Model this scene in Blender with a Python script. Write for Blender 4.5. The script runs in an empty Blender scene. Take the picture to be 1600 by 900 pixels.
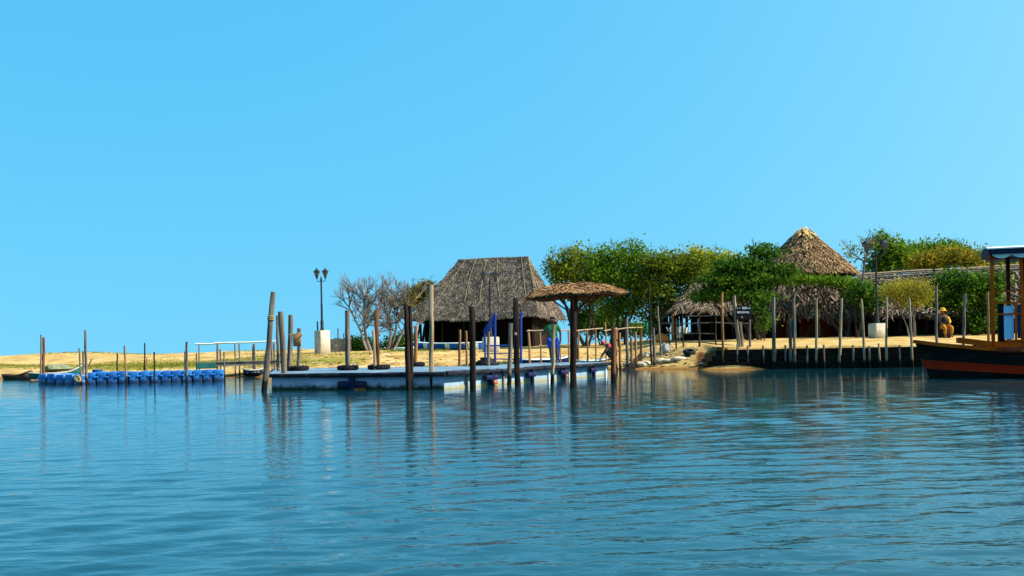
import bpy, bmesh, math, random
import numpy as np
from mathutils import Vector, Matrix, noise

random.seed(7)
RNG = np.random.default_rng(11)
S = bpy.context.scene
COL = S.collection

# ------------------------------------------------------------------ view
F, PX, PY, CAMZ = 1600.0, 800.0, 540.0, 1.2
ROLL = math.radians(1.15)
CR, SR = math.cos(ROLL), math.sin(ROLL)

def XZ(px, py):
    u, v = px - PX, PY - py
    return u * CR + v * SR, -u * SR + v * CR

def P(px, py, d):
    X, Z = XZ(px, py)
    return Vector((X * d / F, d, CAMZ + Z * d / F))

def wl(px, py):                       # distance of a point on the water
    return CAMZ * F / max(1.0, -XZ(px, py)[1])

cam = bpy.data.cameras.new('camera')
cam.sensor_width = 36.0
cam.lens = 36.0
cam.shift_y = (PY - 450.0) / 1600.0
cam.clip_start, cam.clip_end = 0.1, 12000
camo = bpy.data.objects.new('camera', cam)
COL.objects.link(camo)
R = Matrix(((CR, SR, 0, 0), (0, 0, -1, 0), (-SR, CR, 0, 0), (0, 0, 0, 1)))
# columns: right, up, back
camo.matrix_world = Matrix.Translation((0, 0, CAMZ)) @ Matrix((
    (CR, SR, 0, 0), (0, 0, -1, 0), (-SR, CR, 0, 0), (0, 0, 0, 1)))
S.camera = camo

# ------------------------------------------------------------------ light
SUN = Vector((0.73, -0.13, 0.67)).normalized()
ELEV = math.asin(SUN.z)
AZ = math.atan2(SUN.x, SUN.y)          # clockwise from +Y
w = bpy.data.worlds.new('World')
S.world = w
w.use_nodes = True
nt = w.node_tree
bg = nt.nodes['Background']
sky = nt.nodes.new('ShaderNodeTexSky')
sky.sky_type = 'NISHITA'
sky.sun_disc = False
sky.sun_elevation = ELEV
sky.sun_rotation = AZ
sky.air_density = 1.0
sky.dust_density = 5.0
sky.ozone_density = 6.0
EXPOSURE = 1.0
# sky seen a little higher than the true horizon band, then graded per channel
tcx = nt.nodes.new('ShaderNodeTexCoord')
vm = nt.nodes.new('ShaderNodeVectorMath'); vm.operation = 'ADD'
vm.inputs[1].default_value = (0, 0, .20)
vn = nt.nodes.new('ShaderNodeVectorMath'); vn.operation = 'NORMALIZE'
nt.links.new(tcx.outputs['Generated'], vm.inputs[0])
nt.links.new(vm.outputs[0], vn.inputs[0])
nt.links.new(vn.outputs[0], sky.inputs[0])
sep = nt.nodes.new('ShaderNodeSeparateColor')
cmb = nt.nodes.new('ShaderNodeCombineColor')
nt.links.new(sky.outputs[0], sep.inputs[0])
for ch, (pw, mu) in enumerate(((1.37, 2.86), (.55, 1.54), (.22, 1.244))):
    m0 = nt.nodes.new('ShaderNodeMath'); m0.operation = 'MULTIPLY'; m0.inputs[1].default_value = .11
    m1 = nt.nodes.new('ShaderNodeMath'); m1.operation = 'POWER'; m1.inputs[1].default_value = pw
    m2 = nt.nodes.new('ShaderNodeMath'); m2.operation = 'MULTIPLY'; m2.inputs[1].default_value = mu / .11 / 2 ** EXPOSURE
    nt.links.new(sep.outputs[ch], m0.inputs[0]); nt.links.new(m0.outputs[0], m1.inputs[0]); nt.links.new(m1.outputs[0], m2.inputs[0])
    m3 = nt.nodes.new('ShaderNodeMath'); m3.operation = 'MINIMUM'; m3.inputs[1].default_value = (.62, 1.1, 1.3)[ch] / .11 / 2 ** EXPOSURE
    nt.links.new(m2.outputs[0], m3.inputs[0]); nt.links.new(m3.outputs[0], cmb.inputs[ch])
nt.links.new(cmb.outputs[0], bg.inputs[0])
bg.inputs[1].default_value = 0.11
sun = bpy.data.lights.new('sun', 'SUN')
sun.energy = 5.0
sun.angle = math.radians(0.5)
sun.color = (1.0, 0.93, 0.80)
suno = bpy.data.objects.new('sun', sun)
suno.rotation_euler = SUN.to_track_quat('Z', 'Y').to_euler()
COL.objects.link(suno)
S.view_settings.view_transform = 'Standard'
S.view_settings.look = 'None'
S.view_settings.gamma = 1
S.view_settings.exposure = EXPOSURE
S.render.engine = 'CYCLES'
S.cycles.max_bounces = 6
S.cycles.transparent_max_bounces = 6
S.cycles.caustics_reflective = False
S.cycles.caustics_refractive = False

# ------------------------------------------------------------------ materials
MATS = {}

def newmat(name):
    m = bpy.data.materials.new(name)
    m.use_nodes = True
    b = m.node_tree.nodes['Principled BSDF']
    b.inputs['Specular IOR Level'].default_value = 0.05
    MATS[name] = m
    return m, m.node_tree, b

def ramp(nt, cols, pos=None):
    r = nt.nodes.new('ShaderNodeValToRGB')
    n = len(cols)
    pos = pos or [i / max(1, n - 1) for i in range(n)]
    el = r.color_ramp.elements
    while len(el) < n:
        el.new(0.5)
    for i in range(n):
        el[i].position = pos[i]
        el[i].color = (*cols[i], 1)
    return r

def noisemat(name, cols, scale=3.0, stretch=(1, 1, 1), rough=0.85, bump=0.3, bscale=None, detail=6, coord='Object', metal=0.0, spec=0.05, wet=None, pos=None, bdist=0.02):
    """Mottled surface; wet = (height, colour) leaves a damp algae line in world height."""
    m, nt, b = newmat(name)
    tc = nt.nodes.new('ShaderNodeTexCoord')
    mp = nt.nodes.new('ShaderNodeMapping')
    mp.inputs['Scale'].default_value = stretch
    nt.links.new(tc.outputs[coord], mp.inputs[0])
    n = nt.nodes.new('ShaderNodeTexNoise')
    n.inputs['Scale'].default_value = scale
    n.inputs['Detail'].default_value = detail
    n.inputs['Roughness'].default_value = 0.62
    nt.links.new(mp.outputs[0], n.inputs['Vector'])
    r = ramp(nt, cols, pos or [0.3 + 0.4 * i / max(1, len(cols) - 1) for i in range(len(cols))])
    nt.links.new(n.outputs[0], r.inputs[0])
    out = r.outputs[0]
    if wet:
        g = nt.nodes.new('ShaderNodeNewGeometry')
        sx = nt.nodes.new('ShaderNodeSeparateXYZ')
        nt.links.new(g.outputs['Position'], sx.inputs[0])
        n3 = nt.nodes.new('ShaderNodeTexNoise')
        n3.inputs['Scale'].default_value = 6
        nt.links.new(g.outputs['Position'], n3.inputs['Vector'])
        ad = nt.nodes.new('ShaderNodeMath'); ad.operation = 'MULTIPLY_ADD'
        nt.links.new(n3.outputs[0], ad.inputs[0]); ad.inputs[1].default_value = -0.22
        nt.links.new(sx.outputs['Z'], ad.inputs[2])
        mr = nt.nodes.new('ShaderNodeMapRange')
        mr.inputs['From Min'].default_value = wet[0] - 0.16
        mr.inputs['From Max'].default_value = wet[0] - 0.02
        nt.links.new(ad.outputs[0], mr.inputs['Value'])
        mx = nt.nodes.new('ShaderNodeMix'); mx.data_type = 'RGBA'
        nt.links.new(mr.outputs[0], mx.inputs['Factor'])
        mx.inputs['A'].default_value = (*wet[1], 1)
        nt.links.new(out, mx.inputs['B'])
        out = mx.outputs['Result']
    nt.links.new(out, b.inputs['Base Color'])
    b.inputs['Roughness'].default_value = rough
    b.inputs['Metallic'].default_value = metal
    b.inputs['Specular IOR Level'].default_value = spec
    if bump:
        n2 = nt.nodes.new('ShaderNodeTexNoise')
        n2.inputs['Scale'].default_value = bscale or scale * 4
        n2.inputs['Detail'].default_value = 5
        nt.links.new(mp.outputs[0], n2.inputs['Vector'])
        bp = nt.nodes.new('ShaderNodeBump')
        bp.inputs['Strength'].default_value = bump
        bp.inputs['Distance'].default_value = bdist
        nt.links.new(n2.outputs[0], bp.inputs['Height'])
        nt.links.new(bp.outputs[0], b.inputs['Normal'])
    return m

def islandmat(name, cols, transl=0.0, rough=0.8, clump=None, clscale=0.8, pos=None):
    """One colour per blade or leaf, drifting from clump to clump."""
    m, nt, b = newmat(name)
    g = nt.nodes.new('ShaderNodeNewGeometry')
    fac = g.outputs['Random Per Island']
    n = nt.nodes.new('ShaderNodeTexNoise')
    n.inputs['Scale'].default_value = clscale
    n.inputs['Detail'].default_value = 3
    nt.links.new(g.outputs['Position'], n.inputs['Vector'])
    mr = nt.nodes.new('ShaderNodeMapRange')
    mr.inputs['From Min'].default_value = 0.3
    mr.inputs['From Max'].default_value = 0.7
    nt.links.new(n.outputs[0], mr.inputs['Value'])
    mx = nt.nodes.new('ShaderNodeMix'); mx.data_type = 'FLOAT'
    mx.inputs['Factor'].default_value = 0.5 if clump is None else clump
    nt.links.new(fac, mx.inputs['A'])
    nt.links.new(mr.outputs[0], mx.inputs['B'])
    r = ramp(nt, cols, pos or [0.1 + 0.8 * i / max(1, len(cols) - 1) for i in range(len(cols))])
    nt.links.new(mx.outputs['Result'], r.inputs[0])
    nt.links.new(r.outputs[0], b.inputs['Base Color'])
    b.inputs['Roughness'].default_value = rough
    b.inputs['Specular IOR Level'].default_value = 0.08
    if transl:
        t = nt.nodes.new('ShaderNodeBsdfTranslucent')
        nt.links.new(r.outputs[0], t.inputs['Color'])
        ms = nt.nodes.new('ShaderNodeMixShader')
        ms.inputs[0].default_value = transl
        nt.links.new(b.outputs[0], ms.inputs[1])
        nt.links.new(t.outputs[0], ms.inputs[2])
        nt.links.new(ms.outputs[0], nt.nodes['Material Output'].inputs['Surface'])
    return m

WET = (0.30, (0.012, 0.011, 0.010))
wood_grey = noisemat('wood_grey', [(0.05, 0.04, 0.034), (0.15, 0.12, 0.098), (0.25, 0.205, 0.165)], 5, (1, 1, .12), bump=.7, bscale=14, wet=WET)
wood_dark = noisemat('wood_dark', [(0.009, 0.006, 0.005), (0.024, 0.015, 0.011), (0.09, 0.055, 0.036)], 5, (1, 1, .12), bump=.7, bscale=14, wet=WET)
wood_pale = noisemat('wood_pale', [(.14, .09, .055), (.30, .21, .13), (.42, .31, .21)], 5, (1, 1, .12), bump=.6, bscale=14, wet=WET)
wood_tan = noisemat('wood_tan', [(.11, .045, .018), (.28, .125, .05), (.38, .20, .09)], 5, (1, 1, .12), bump=.6, bscale=14, wet=WET)
wood_red = noisemat('wood_red', [(.05, .02, .012), (.15, .06, .03), (.24, .11, .06)], 5, (1, 1, .12), bump=.6, bscale=14, wet=WET)
wood_black = noisemat('wood_black', [(.004, .003, .002), (.011, .0075, .005), (.036, .022, .013)], 4, (.3, 1, 3), bump=.6, bscale=14, spec=.08)
plank_mat = noisemat('plank_grey', [(.09, .07, .055), (.20, .16, .12), (.30, .24, .19)], 3, (1, 1, 1), bump=.5)
rubber = noisemat('rubber', [(.008, .008, .009), (.02, .02, .022)], 8, rough=.6, bump=.3)
lip_mat = noisemat('deck_edge', [(.006, .007, .012), (.016, .018, .028), (.05, .045, .045)], 3, (1, 1, 4), rough=.7, bump=.5)
deck_mat = noisemat('deck_paint', [(.05, .10, .17), (.12, .19, .26), (.24, .29, .33)], 1.6, rough=.6, bump=.2)
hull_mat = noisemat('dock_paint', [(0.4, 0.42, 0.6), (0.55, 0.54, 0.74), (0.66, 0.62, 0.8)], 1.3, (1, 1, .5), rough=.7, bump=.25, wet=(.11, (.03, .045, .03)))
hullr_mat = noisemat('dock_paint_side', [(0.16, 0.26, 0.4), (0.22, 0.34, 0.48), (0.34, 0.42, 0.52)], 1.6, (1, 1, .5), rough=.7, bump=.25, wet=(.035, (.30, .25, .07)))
fender_mat = noisemat('fender_blue', [(.006, .010, .035), (.015, .022, .07), (.05, .03, .03)], 3, rough=.6, bump=.3)
rust_mat = noisemat('rust', [(.12, .03, .012), (.30, .09, .03), (.40, .18, .06)], 5, rough=.9)
block_blue = noisemat('float_blue', [(.006, .06, .28), (.012, .14, .44), (.05, .23, .52)], 1.1, rough=.45, bump=.1, spec=.4, wet=(.12, (.01, .03, .10)))
concrete = noisemat('concrete', [(.30, .25, .18), (.46, .40, .30), (.56, .50, .40)], 2.2, rough=.9, bump=.4, pos=[.25, .5, .75])
iron = noisemat('lamp_iron', [(.005, .006, .008), (.011, .012, .016)], 6, rough=.5, bump=.1, spec=.4)
lamp_glass = noisemat('lamp_glass', [(.05, .06, .065), (.10, .115, .12)], 4, rough=.25, bump=0, spec=.5)
blue_paint = noisemat('blue_paint', [(.004, .022, .17), (.008, .04, .26)], 4, rough=.45, bump=.1, spec=.4)
boat_blue = noisemat('boat_blue', [(.006, .05, .32), (.01, .09, .45), (.03, .14, .5)], 2, rough=.5, bump=.1)
boat_white = noisemat('boat_white', [(.5, .62, .66), (.72, .78, .8)], 3, rough=.5, bump=.1)
boat_navy = noisemat('boat_navy', [(.006, .012, .05), (.012, .025, .09)], 3, rough=.5, bump=.1)
boat_green = noisemat('boat_green', [(.015, .09, .08), (.03, .15, .12)], 2.5, rough=.6, bump=.2)
boat_brown = noisemat('boat_brown', [(.06, .03, .02), (.16, .08, .05), (.24, .13, .09)], 2.5, (.4, 1, 1), rough=.8, bump=.3)
hull_black = noisemat('hull_black', [(.004, .0035, .003), (.010, .008, .006), (.04, .028, .02)], 3, (.25, 1, 3), rough=.65, bump=.4, bscale=9, spec=.08, pos=[.3, .55, .78])
hull_red = noisemat('hull_red', [(.40, .014, .004), (.55, .024, .006), (.62, .04, .010)], 1.6, (.4, 1, 1.5), rough=.55, bump=.15)
varnish = noisemat('varnish', [(0.36, 0.045, 0.003), (0.56, 0.068, 0.004), (0.66, 0.1, 0.008)], 3, (.3, 1, 1), rough=.5, bump=.2)
deck_wood = noisemat('deck_wood', [(.28, .11, .014), (.42, .19, .03), (.52, .27, .06)], 3, (.3, 1, 1), rough=.6, bump=.2)
varnish_dark = noisemat('varnish_dark', [(.12, .014, .006), (.22, .032, .012), (.28, .05, .018)], 4, (1, 1, .2), rough=.5, bump=.2)
panel_blue = noisemat('panel_blue', [(.28, .48, .72), (.36, .56, .78)], 2, rough=.5, bump=.05)
panel_navy = noisemat('panel_navy', [(.01, .045, .17), (.015, .065, .23)], 2, rough=.4, bump=.05)
roof_navy = noisemat('roof_navy', [(0.008, 0.011, 0.026), (0.016, 0.021, 0.05)], 2, rough=.5, bump=.05)
cloth_white = noisemat('cloth_white', [(.60, .62, .62), (.78, .78, .76)], 3, rough=.8, bump=.2)
rock_mat = noisemat('rock', [(.16, .15, .14), (.34, .32, .30), (.5, .47, .43)], 3, rough=.95, bump=.6)
bag_mat = noisemat('sandbag', [(.36, .28, .18), (.52, .43, .30), (.62, .55, .42)], 4, rough=.95, bump=.6)
cloth_grey = noisemat('cloth_grey', [(.28, .28, .25), (.42, .41, .36)], 3, rough=.9, bump=.3)
cloth_cream = noisemat('cloth_cream', [(.5, .48, .36), (.66, .62, .48)], 3, rough=.9, bump=.3)
cloth_green = noisemat('cloth_green', [(.01, .14, .10), (.03, .24, .17)], 6, rough=.9, bump=.3)
cloth_blue = noisemat('cloth_blue', [(.02, .12, .5), (.05, .25, .68)], 6, rough=.9, bump=.3)
tarp_orange = noisemat('tarp_orange', [(.42, .12, .02), (.62, .26, .06)], 4, rough=.8, bump=.4)
net_mat = noisemat('net_green', [(.10, .15, .09), (.19, .21, .12), (.26, .25, .15)], 6, rough=.95, bump=.8)
bark_grey = noisemat('bark_grey', [(.07, .055, .045), (.17, .14, .12), (.26, .22, .19)], 6, (1, 1, .3), bump=.5)
bark_dark = noisemat('bark_dark', [(.018, .013, .009), (.05, .038, .028), (.10, .08, .06)], 6, (1, 1, .3), bump=.5)
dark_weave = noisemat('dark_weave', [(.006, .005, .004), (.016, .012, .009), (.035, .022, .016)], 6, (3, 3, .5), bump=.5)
red_wall = noisemat('red_wall', [(.04, .008, .004), (.12, .022, .010), (.20, .05, .025)], 3, (1, 1, .4), bump=.5)
board_black = noisemat('board_black', [(.008, .007, .010), (.018, .016, .02)], 4, rough=.6, bump=.1)
paint_white = noisemat('paint_white', [(.6, .58, .62), (.8, .78, .8)], 8, rough=.7, bump=0)
thatch_grey = islandmat('thatch_grey', [(0.04, 0.03, 0.025), (0.11, 0.085, 0.068), (0.19, 0.15, 0.118), (0.4, 0.32, 0.23)], clump=.35, clscale=1.6)
thatch_tan = islandmat('thatch_tan', [(.06, .030, .015), (.18, .10, .048), (.31, .18, .085), (.46, .29, .14)], clump=.3, clscale=1.6)
thatch_rust = islandmat('thatch_rust', [(.08, .028, .012), (.22, .10, .042), (.36, .19, .08), (.46, .29, .13)], clump=.3, clscale=1.6)
thatch_leafy = islandmat('thatch_leafy', [(.022, .015, .011), (.08, .057, .042), (.19, .14, .10), (.36, .27, .19)], clump=.25, clscale=1.6)
under_mat = noisemat('thatch_under', [(.02, .014, .010), (.05, .036, .026)], 6, (4, 4, 1), bump=.4)
straw = noisemat('straw', [(.20, .145, .07), (.36, .28, .15)], 5, (1, 1, .3), bump=.3)
cap_mat = noisemat('cap_leaf', [(.34, .18, .05), (.50, .33, .12), (.60, .45, .22)], 4, (1, 3, 3), bump=.6)
leaf_green = islandmat('leaf_green', [(0.024, 0.06, 0.0048), (0.072, 0.144, 0.0072), (0.132, 0.228, 0.012), (0.228, 0.324, 0.0168)], .40, clump=.45)
leaf_olive = islandmat('leaf_olive', [(0.0455, 0.039, 0.0065), (0.104, 0.0845, 0.0104), (0.182, 0.143, 0.0156), (0.26, 0.182, 0.0234)], .3, clump=.45)
leaf_mixed = islandmat('leaf_mixed', [(0.042, 0.06, 0.0036), (0.108, 0.144, 0.0084), (0.18, 0.216, 0.012), (0.264, 0.228, 0.0216)], .40, clump=.6, clscale=.6)
leaf_bright = islandmat('leaf_bright', [(0.0825, 0.1238, 0.0055), (0.1925, 0.2338, 0.0097), (0.3438, 0.3438, 0.0138), (0.44, 0.3987, 0.0275)], .40, clump=.4)
leaf_deep = islandmat('leaf_deep', [(0.012, 0.036, 0.0048), (0.03, 0.084, 0.0072), (0.072, 0.156, 0.012), (0.144, 0.228, 0.018)], .40, clump=.45)
leaf_orange = islandmat('leaf_orange', [(0.07, 0.09, 0.008), (0.17, 0.16, 0.012), (0.3, 0.22, 0.014), (0.38, 0.26, 0.02)], .3, clump=.5)
leaf_yellow = islandmat('leaf_yellow', [(0.117, 0.117, 0.013), (0.221, 0.208, 0.0182), (0.325, 0.286, 0.026), (0.416, 0.338, 0.039)], .35, clump=.35)
grass_mat = islandmat('grass_blades', [(.08, .11, .010), (.15, .17, .016), (.24, .22, .035), (.33, .25, .07)], .3, clump=.6, clscale=.35)
skin = noisemat('skin_dark', [(.035, .018, .011), (.06, .032, .02)], 6, rough=.55, bump=.05, spec=.3)
skin_tan = noisemat('skin_brown', [(.14, .06, .035), (.22, .10, .06)], 6, rough=.55, bump=.05)
hair_mat = noisemat('hair_black', [(.004, .004, .004), (.01, .009, .009)], 20, rough=.6, bump=.3)
shirt_green = noisemat('shirt_green', [(.012, .075, .03), (.025, .125, .05), (.04, .17, .075)], 6, rough=.9, bump=.3)
short_blue = noisemat('short_blue', [(.008, .03, .24), (.02, .07, .38)], 6, rough=.9, bump=.3)
shirt_red = noisemat('shirt_red', [(.36, .05, .06), (.52, .10, .11)], 6, rough=.9, bump=.3)
trouser_dark = noisemat('trouser_dark', [(.01, .012, .015), (.03, .03, .035)], 6, rough=.9, bump=.3)
yellow_cloth = noisemat('yellow_cloth', [(.55, .26, .025), (.70, .40, .06)], 6, rough=.85, bump=.3)
orange_cloth = noisemat('orange_cloth', [(.34, .12, .012), (.48, .20, .03)], 6, rough=.85, bump=.3)

# ground: sand and short grass, mixed by a painted-in cover attribute
m, nt, b = newmat('ground_sand')
at = nt.nodes.new('ShaderNodeAttribute'); at.attribute_name = 'cover'
tc = nt.nodes.new('ShaderNodeTexCoord')
n1 = nt.nodes.new('ShaderNodeTexNoise'); n1.inputs['Scale'].default_value = .9; n1.inputs['Detail'].default_value = 8
nt.links.new(tc.outputs['Object'], n1.inputs['Vector'])
r1 = ramp(nt, [(.27, .16, .050), (.42, .27, .095), (.52, .37, .165)], [.3, .5, .7])
nt.links.new(n1.outputs[0], r1.inputs[0])
n2 = nt.nodes.new('ShaderNodeTexNoise'); n2.inputs['Scale'].default_value = 1.4; n2.inputs['Detail'].default_value = 8
nt.links.new(tc.outputs['Object'], n2.inputs['Vector'])
r2 = ramp(nt, [(.075, .10, .010), (.16, .16, .018), (.27, .20, .04)], [.3, .5, .7])
nt.links.new(n2.outputs[0], r2.inputs[0])
ad = nt.nodes.new('ShaderNodeMath'); ad.operation = 'MULTIPLY_ADD'
nt.links.new(n2.outputs[0], ad.inputs[0]); ad.inputs[1].default_value = .9
sb = nt.nodes.new('ShaderNodeMath'); sb.operation = 'SUBTRACT'; sb.inputs[1].default_value = .45
nt.links.new(at.outputs['Fac'], ad.inputs[2])
nt.links.new(ad.outputs[0], sb.inputs[0])
mr = nt.nodes.new('ShaderNodeMapRange'); mr.inputs['From Min'].default_value = .35; mr.inputs['From Max'].default_value = .65
nt.links.new(sb.outputs[0], mr.inputs['Value'])
mx = nt.nodes.new('ShaderNodeMix'); mx.data_type = 'RGBA'
nt.links.new(mr.outputs[0], mx.inputs['Factor'])
nt.links.new(r1.outputs[0], mx.inputs['A']); nt.links.new(r2.outputs[0], mx.inputs['B'])
# damp sand by the water
g = nt.nodes.new('ShaderNodeNewGeometry'); sx = nt.nodes.new('ShaderNodeSeparateXYZ')
nt.links.new(g.outputs['Position'], sx.inputs[0])
mw = nt.nodes.new('ShaderNodeMapRange'); mw.inputs['From Min'].default_value = .03; mw.inputs['From Max'].default_value = .16
nt.links.new(sx.outputs['Z'], mw.inputs['Value'])
mx2 = nt.nodes.new('ShaderNodeMix'); mx2.data_type = 'RGBA'
nt.links.new(mw.outputs[0], mx2.inputs['Factor'])
mx2.inputs['A'].default_value = (.19, .09, .022, 1)
nt.links.new(mx.outputs['Result'], mx2.inputs['B'])
a2_ = nt.nodes.new('ShaderNodeAttribute'); a2_.attribute_name = 'bank_shade'     # shadow at the wall's end, painted into the ground as dark brown
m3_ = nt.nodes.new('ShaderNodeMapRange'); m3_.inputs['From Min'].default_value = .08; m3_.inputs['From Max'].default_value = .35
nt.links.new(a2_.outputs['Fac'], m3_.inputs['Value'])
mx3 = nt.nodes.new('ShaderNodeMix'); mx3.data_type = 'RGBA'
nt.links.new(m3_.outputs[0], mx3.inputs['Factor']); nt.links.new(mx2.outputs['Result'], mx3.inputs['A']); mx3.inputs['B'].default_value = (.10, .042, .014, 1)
nt.links.new(mx3.outputs['Result'], b.inputs['Base Color'])
b.inputs['Roughness'].default_value = .95
n3 = nt.nodes.new('ShaderNodeTexNoise'); n3.inputs['Scale'].default_value = 5; n3.inputs['Detail'].default_value = 8
nt.links.new(tc.outputs['Object'], n3.inputs['Vector'])
bp = nt.nodes.new('ShaderNodeBump'); bp.inputs['Strength'].default_value = .5; bp.inputs['Distance'].default_value = .12
nt.links.new(n3.outputs[0], bp.inputs['Height']); nt.links.new(bp.outputs[0], b.inputs['Normal'])
ground_mat = m

# water
m, nt, b = newmat('water')
b.inputs['Base Color'].default_value = (.005, .038, .052, 1)
b.inputs['Roughness'].default_value = .04
b.inputs['IOR'].default_value = 1.5
b.inputs['Specular IOR Level'].default_value = .5
tc = nt.nodes.new('ShaderNodeTexCoord')
mp = nt.nodes.new('ShaderNodeMapping'); mp.inputs['Scale'].default_value = (.55, 1.3, 1); mp.inputs['Rotation'].default_value = (0, 0, math.radians(-28))
nt.links.new(tc.outputs['Object'], mp.inputs[0])
n1 = nt.nodes.new('ShaderNodeTexNoise'); n1.inputs['Scale'].default_value = 6.0; n1.inputs['Detail'].default_value = 3
nt.links.new(mp.outputs[0], n1.inputs['Vector'])
bp = nt.nodes.new('ShaderNodeBump'); bp.inputs['Distance'].default_value = .016
gp = nt.nodes.new('ShaderNodeNewGeometry'); sp = nt.nodes.new('ShaderNodeSeparateXYZ'); mr = nt.nodes.new('ShaderNodeMapRange')
nt.links.new(gp.outputs['Position'], sp.inputs[0]); nt.links.new(sp.outputs['Y'], mr.inputs['Value'])
mr.inputs['From Min'].default_value = 9; mr.inputs['From Max'].default_value = 34; mr.inputs['To Min'].default_value = .72; mr.inputs['To Max'].default_value = .17   # sheltered, calmer water by the shore
ml = nt.nodes.new('ShaderNodeMapRange'); nt.links.new(sp.outputs['X'], ml.inputs['Value'])   # the breeze ruffles the open left side
ml.inputs['From Min'].default_value = -14; ml.inputs['From Max'].default_value = -1; ml.inputs['To Min'].default_value = .30; ml.inputs['To Max'].default_value = 0
sm = nt.nodes.new('ShaderNodeMath'); nt.links.new(mr.outputs[0], sm.inputs[0]); nt.links.new(ml.outputs[0], sm.inputs[1])
nt.links.new(sm.outputs[0], bp.inputs['Strength'])
nt.links.new(n1.outputs[0], bp.inputs['Height']); nt.links.new(bp.outputs[0], b.inputs['Normal'])
water_mat = m

# ------------------------------------------------------------------ mesh builder
class MB:
    def __init__(s):
        s.v, s.f, s.mi = [], [], []
    def add(s, vs, fs, mi=0):
        o = len(s.v)
        s.v += [tuple(x) for x in vs]
        s.f += [tuple(i + o for i in f) for f in fs]
        s.mi += [mi] * len(fs)
        return s
    def box(s, c, size, rot=None, mi=0, bev=0.0):
        hx, hy, hz = size[0] / 2, size[1] / 2, size[2] / 2
        c = Vector(c)
        b = min(bev, hx * .9, hy * .9, hz * .9)
        if b <= 0:
            vs = [Vector((x, y, z)) for z in (-hz, hz) for y in (-hy, hy) for x in (-hx, hx)]
            fs = [(0, 2, 3, 1), (4, 5, 7, 6), (0, 1, 5, 4), (2, 6, 7, 3), (0, 4, 6, 2), (1, 3, 7, 5)]
        else:
            vs, fs = [], []
            def ring(ax, ay, z):
                k = b
                pts = [(-ax + k, -ay), (ax - k, -ay), (ax, -ay + k), (ax, ay - k), (ax - k, ay), (-ax + k, ay), (-ax, ay - k), (-ax, -ay + k)]
                vs.extend(Vector((x, y, z)) for x, y in pts)
            ring(hx - b * .7, hy - b * .7, -hz); ring(hx, hy, -hz + b); ring(hx, hy, hz - b); ring(hx - b * .7, hy - b * .7, hz)
            for r in range(3):
                for i in range(8):
                    j = (i + 1) % 8
                    fs.append((r * 8 + i, r * 8 + j, r * 8 + 8 + j, r * 8 + 8 + i))
            fs.append(tuple(range(7, -1, -1))); fs.append(tuple(range(24, 32)))
        if rot is not None:
            Mx = rot if isinstance(rot, Matrix) else Matrix.Rotation(rot, 3, 'Z')
            vs = [Mx @ x for x in vs]
        return s.add([x + c for x in vs], fs, mi)
    def beam(s, a, b, wd, ht, mi=0, up=(0, 0, 1), bev=0.0):
        a, b = Vector(a), Vector(b)
        d = b - a
        L = d.length
        x = d.normalized()
        u = Vector(up)
        y = u.cross(x)
        if y.length < 1e-4:
            y = Vector((0, 1, 0)).cross(x)
        y.normalize()
        z = x.cross(y)
        Mx = Matrix((x, y, z)).transposed()
        return s.box((a + b) / 2, (L, wd, ht), Mx, mi, bev)
    def tube(s, pts, rad, seg=8, mi=0, cap=True, wob=0.0):
        pts = [Vector(p) for p in pts]
        n = len(pts)
        if not hasattr(rad, '__len__'):
            rad = [rad] * n
        vs, fs = [], []
        ref = None
        for i, p in enumerate(pts):
            d = (pts[min(i + 1, n - 1)] - pts[max(i - 1, 0)])
            d = d.normalized() if d.length > 1e-9 else Vector((0, 0, 1))
            if ref is None:
                ref = Vector((1, 0, 0)) if abs(d.x) < .9 else Vector((0, 1, 0))
            y = d.cross(ref); y.normalize()
            x = y.cross(d); x.normalize()
            ref = x
            for k in range(seg):
                a = 2 * math.pi * k / seg
                r = rad[i] * (1 + wob * random.uniform(-1, 1))
                vs.append(p + x * (math.cos(a) * r) + y * (math.sin(a) * r))
        for i in range(n - 1):
            for k in range(seg):
                j = (k + 1) % seg
                fs.append((i * seg + k, i * seg + j, (i + 1) * seg + j, (i + 1) * seg + k))
        if cap:
            fs.append(tuple(range(seg - 1, -1, -1)))
            fs.append(tuple(range((n - 1) * seg, n * seg)))
        return s.add(vs, fs, mi)
    def lathe(s, c, prof, seg=12, mi=0, sq=None, rot=0.0):
        """prof: (radius, z) from the bottom up; sq squares the outline."""
        c = Vector(c)
        vs, fs = [], []
        for r, z in prof:
            for k in range(seg):
                a = 2 * math.pi * k / seg + rot
                ca, sa = math.cos(a), math.sin(a)
                rr = r
                if sq:
                    rr = r / ((abs(math.cos(a - rot)) ** sq + abs(math.sin(a - rot)) ** sq) ** (1 / sq))
                vs.append(c + Vector((ca * rr, sa * rr, z)))
        n = len(prof)
        for i in range(n - 1):
            for k in range(seg):
                j = (k + 1) % seg
                fs.append((i * seg + k, i * seg + j, (i + 1) * seg + j, (i + 1) * seg + k))
        fs.append(tuple(range(seg - 1, -1, -1)))
        fs.append(tuple(range((n - 1) * seg, n * seg)))
        return s.add(vs, fs, mi)
    def torus(s, c, R_, r, seg=18, ms=8, mi=0, rot=None):
        c = Vector(c)
        vs, fs = [], []
        for i in range(seg):
            a = 2 * math.pi * i / seg
            for k in range(ms):
                b = 2 * math.pi * k / ms
                p = Vector(((R_ + r * math.cos(b)) * math.cos(a), (R_ + r * math.cos(b)) * math.sin(a), r * math.sin(b)))
                vs.append((rot @ p if rot is not None else p) + c)
        for i in range(seg):
            for k in range(ms):
                i2, k2 = (i + 1) % seg, (k + 1) % ms
                fs.append((i * ms + k, i2 * ms + k, i2 * ms + k2, i * ms + k2))
        return s.add(vs, fs, mi)
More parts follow.
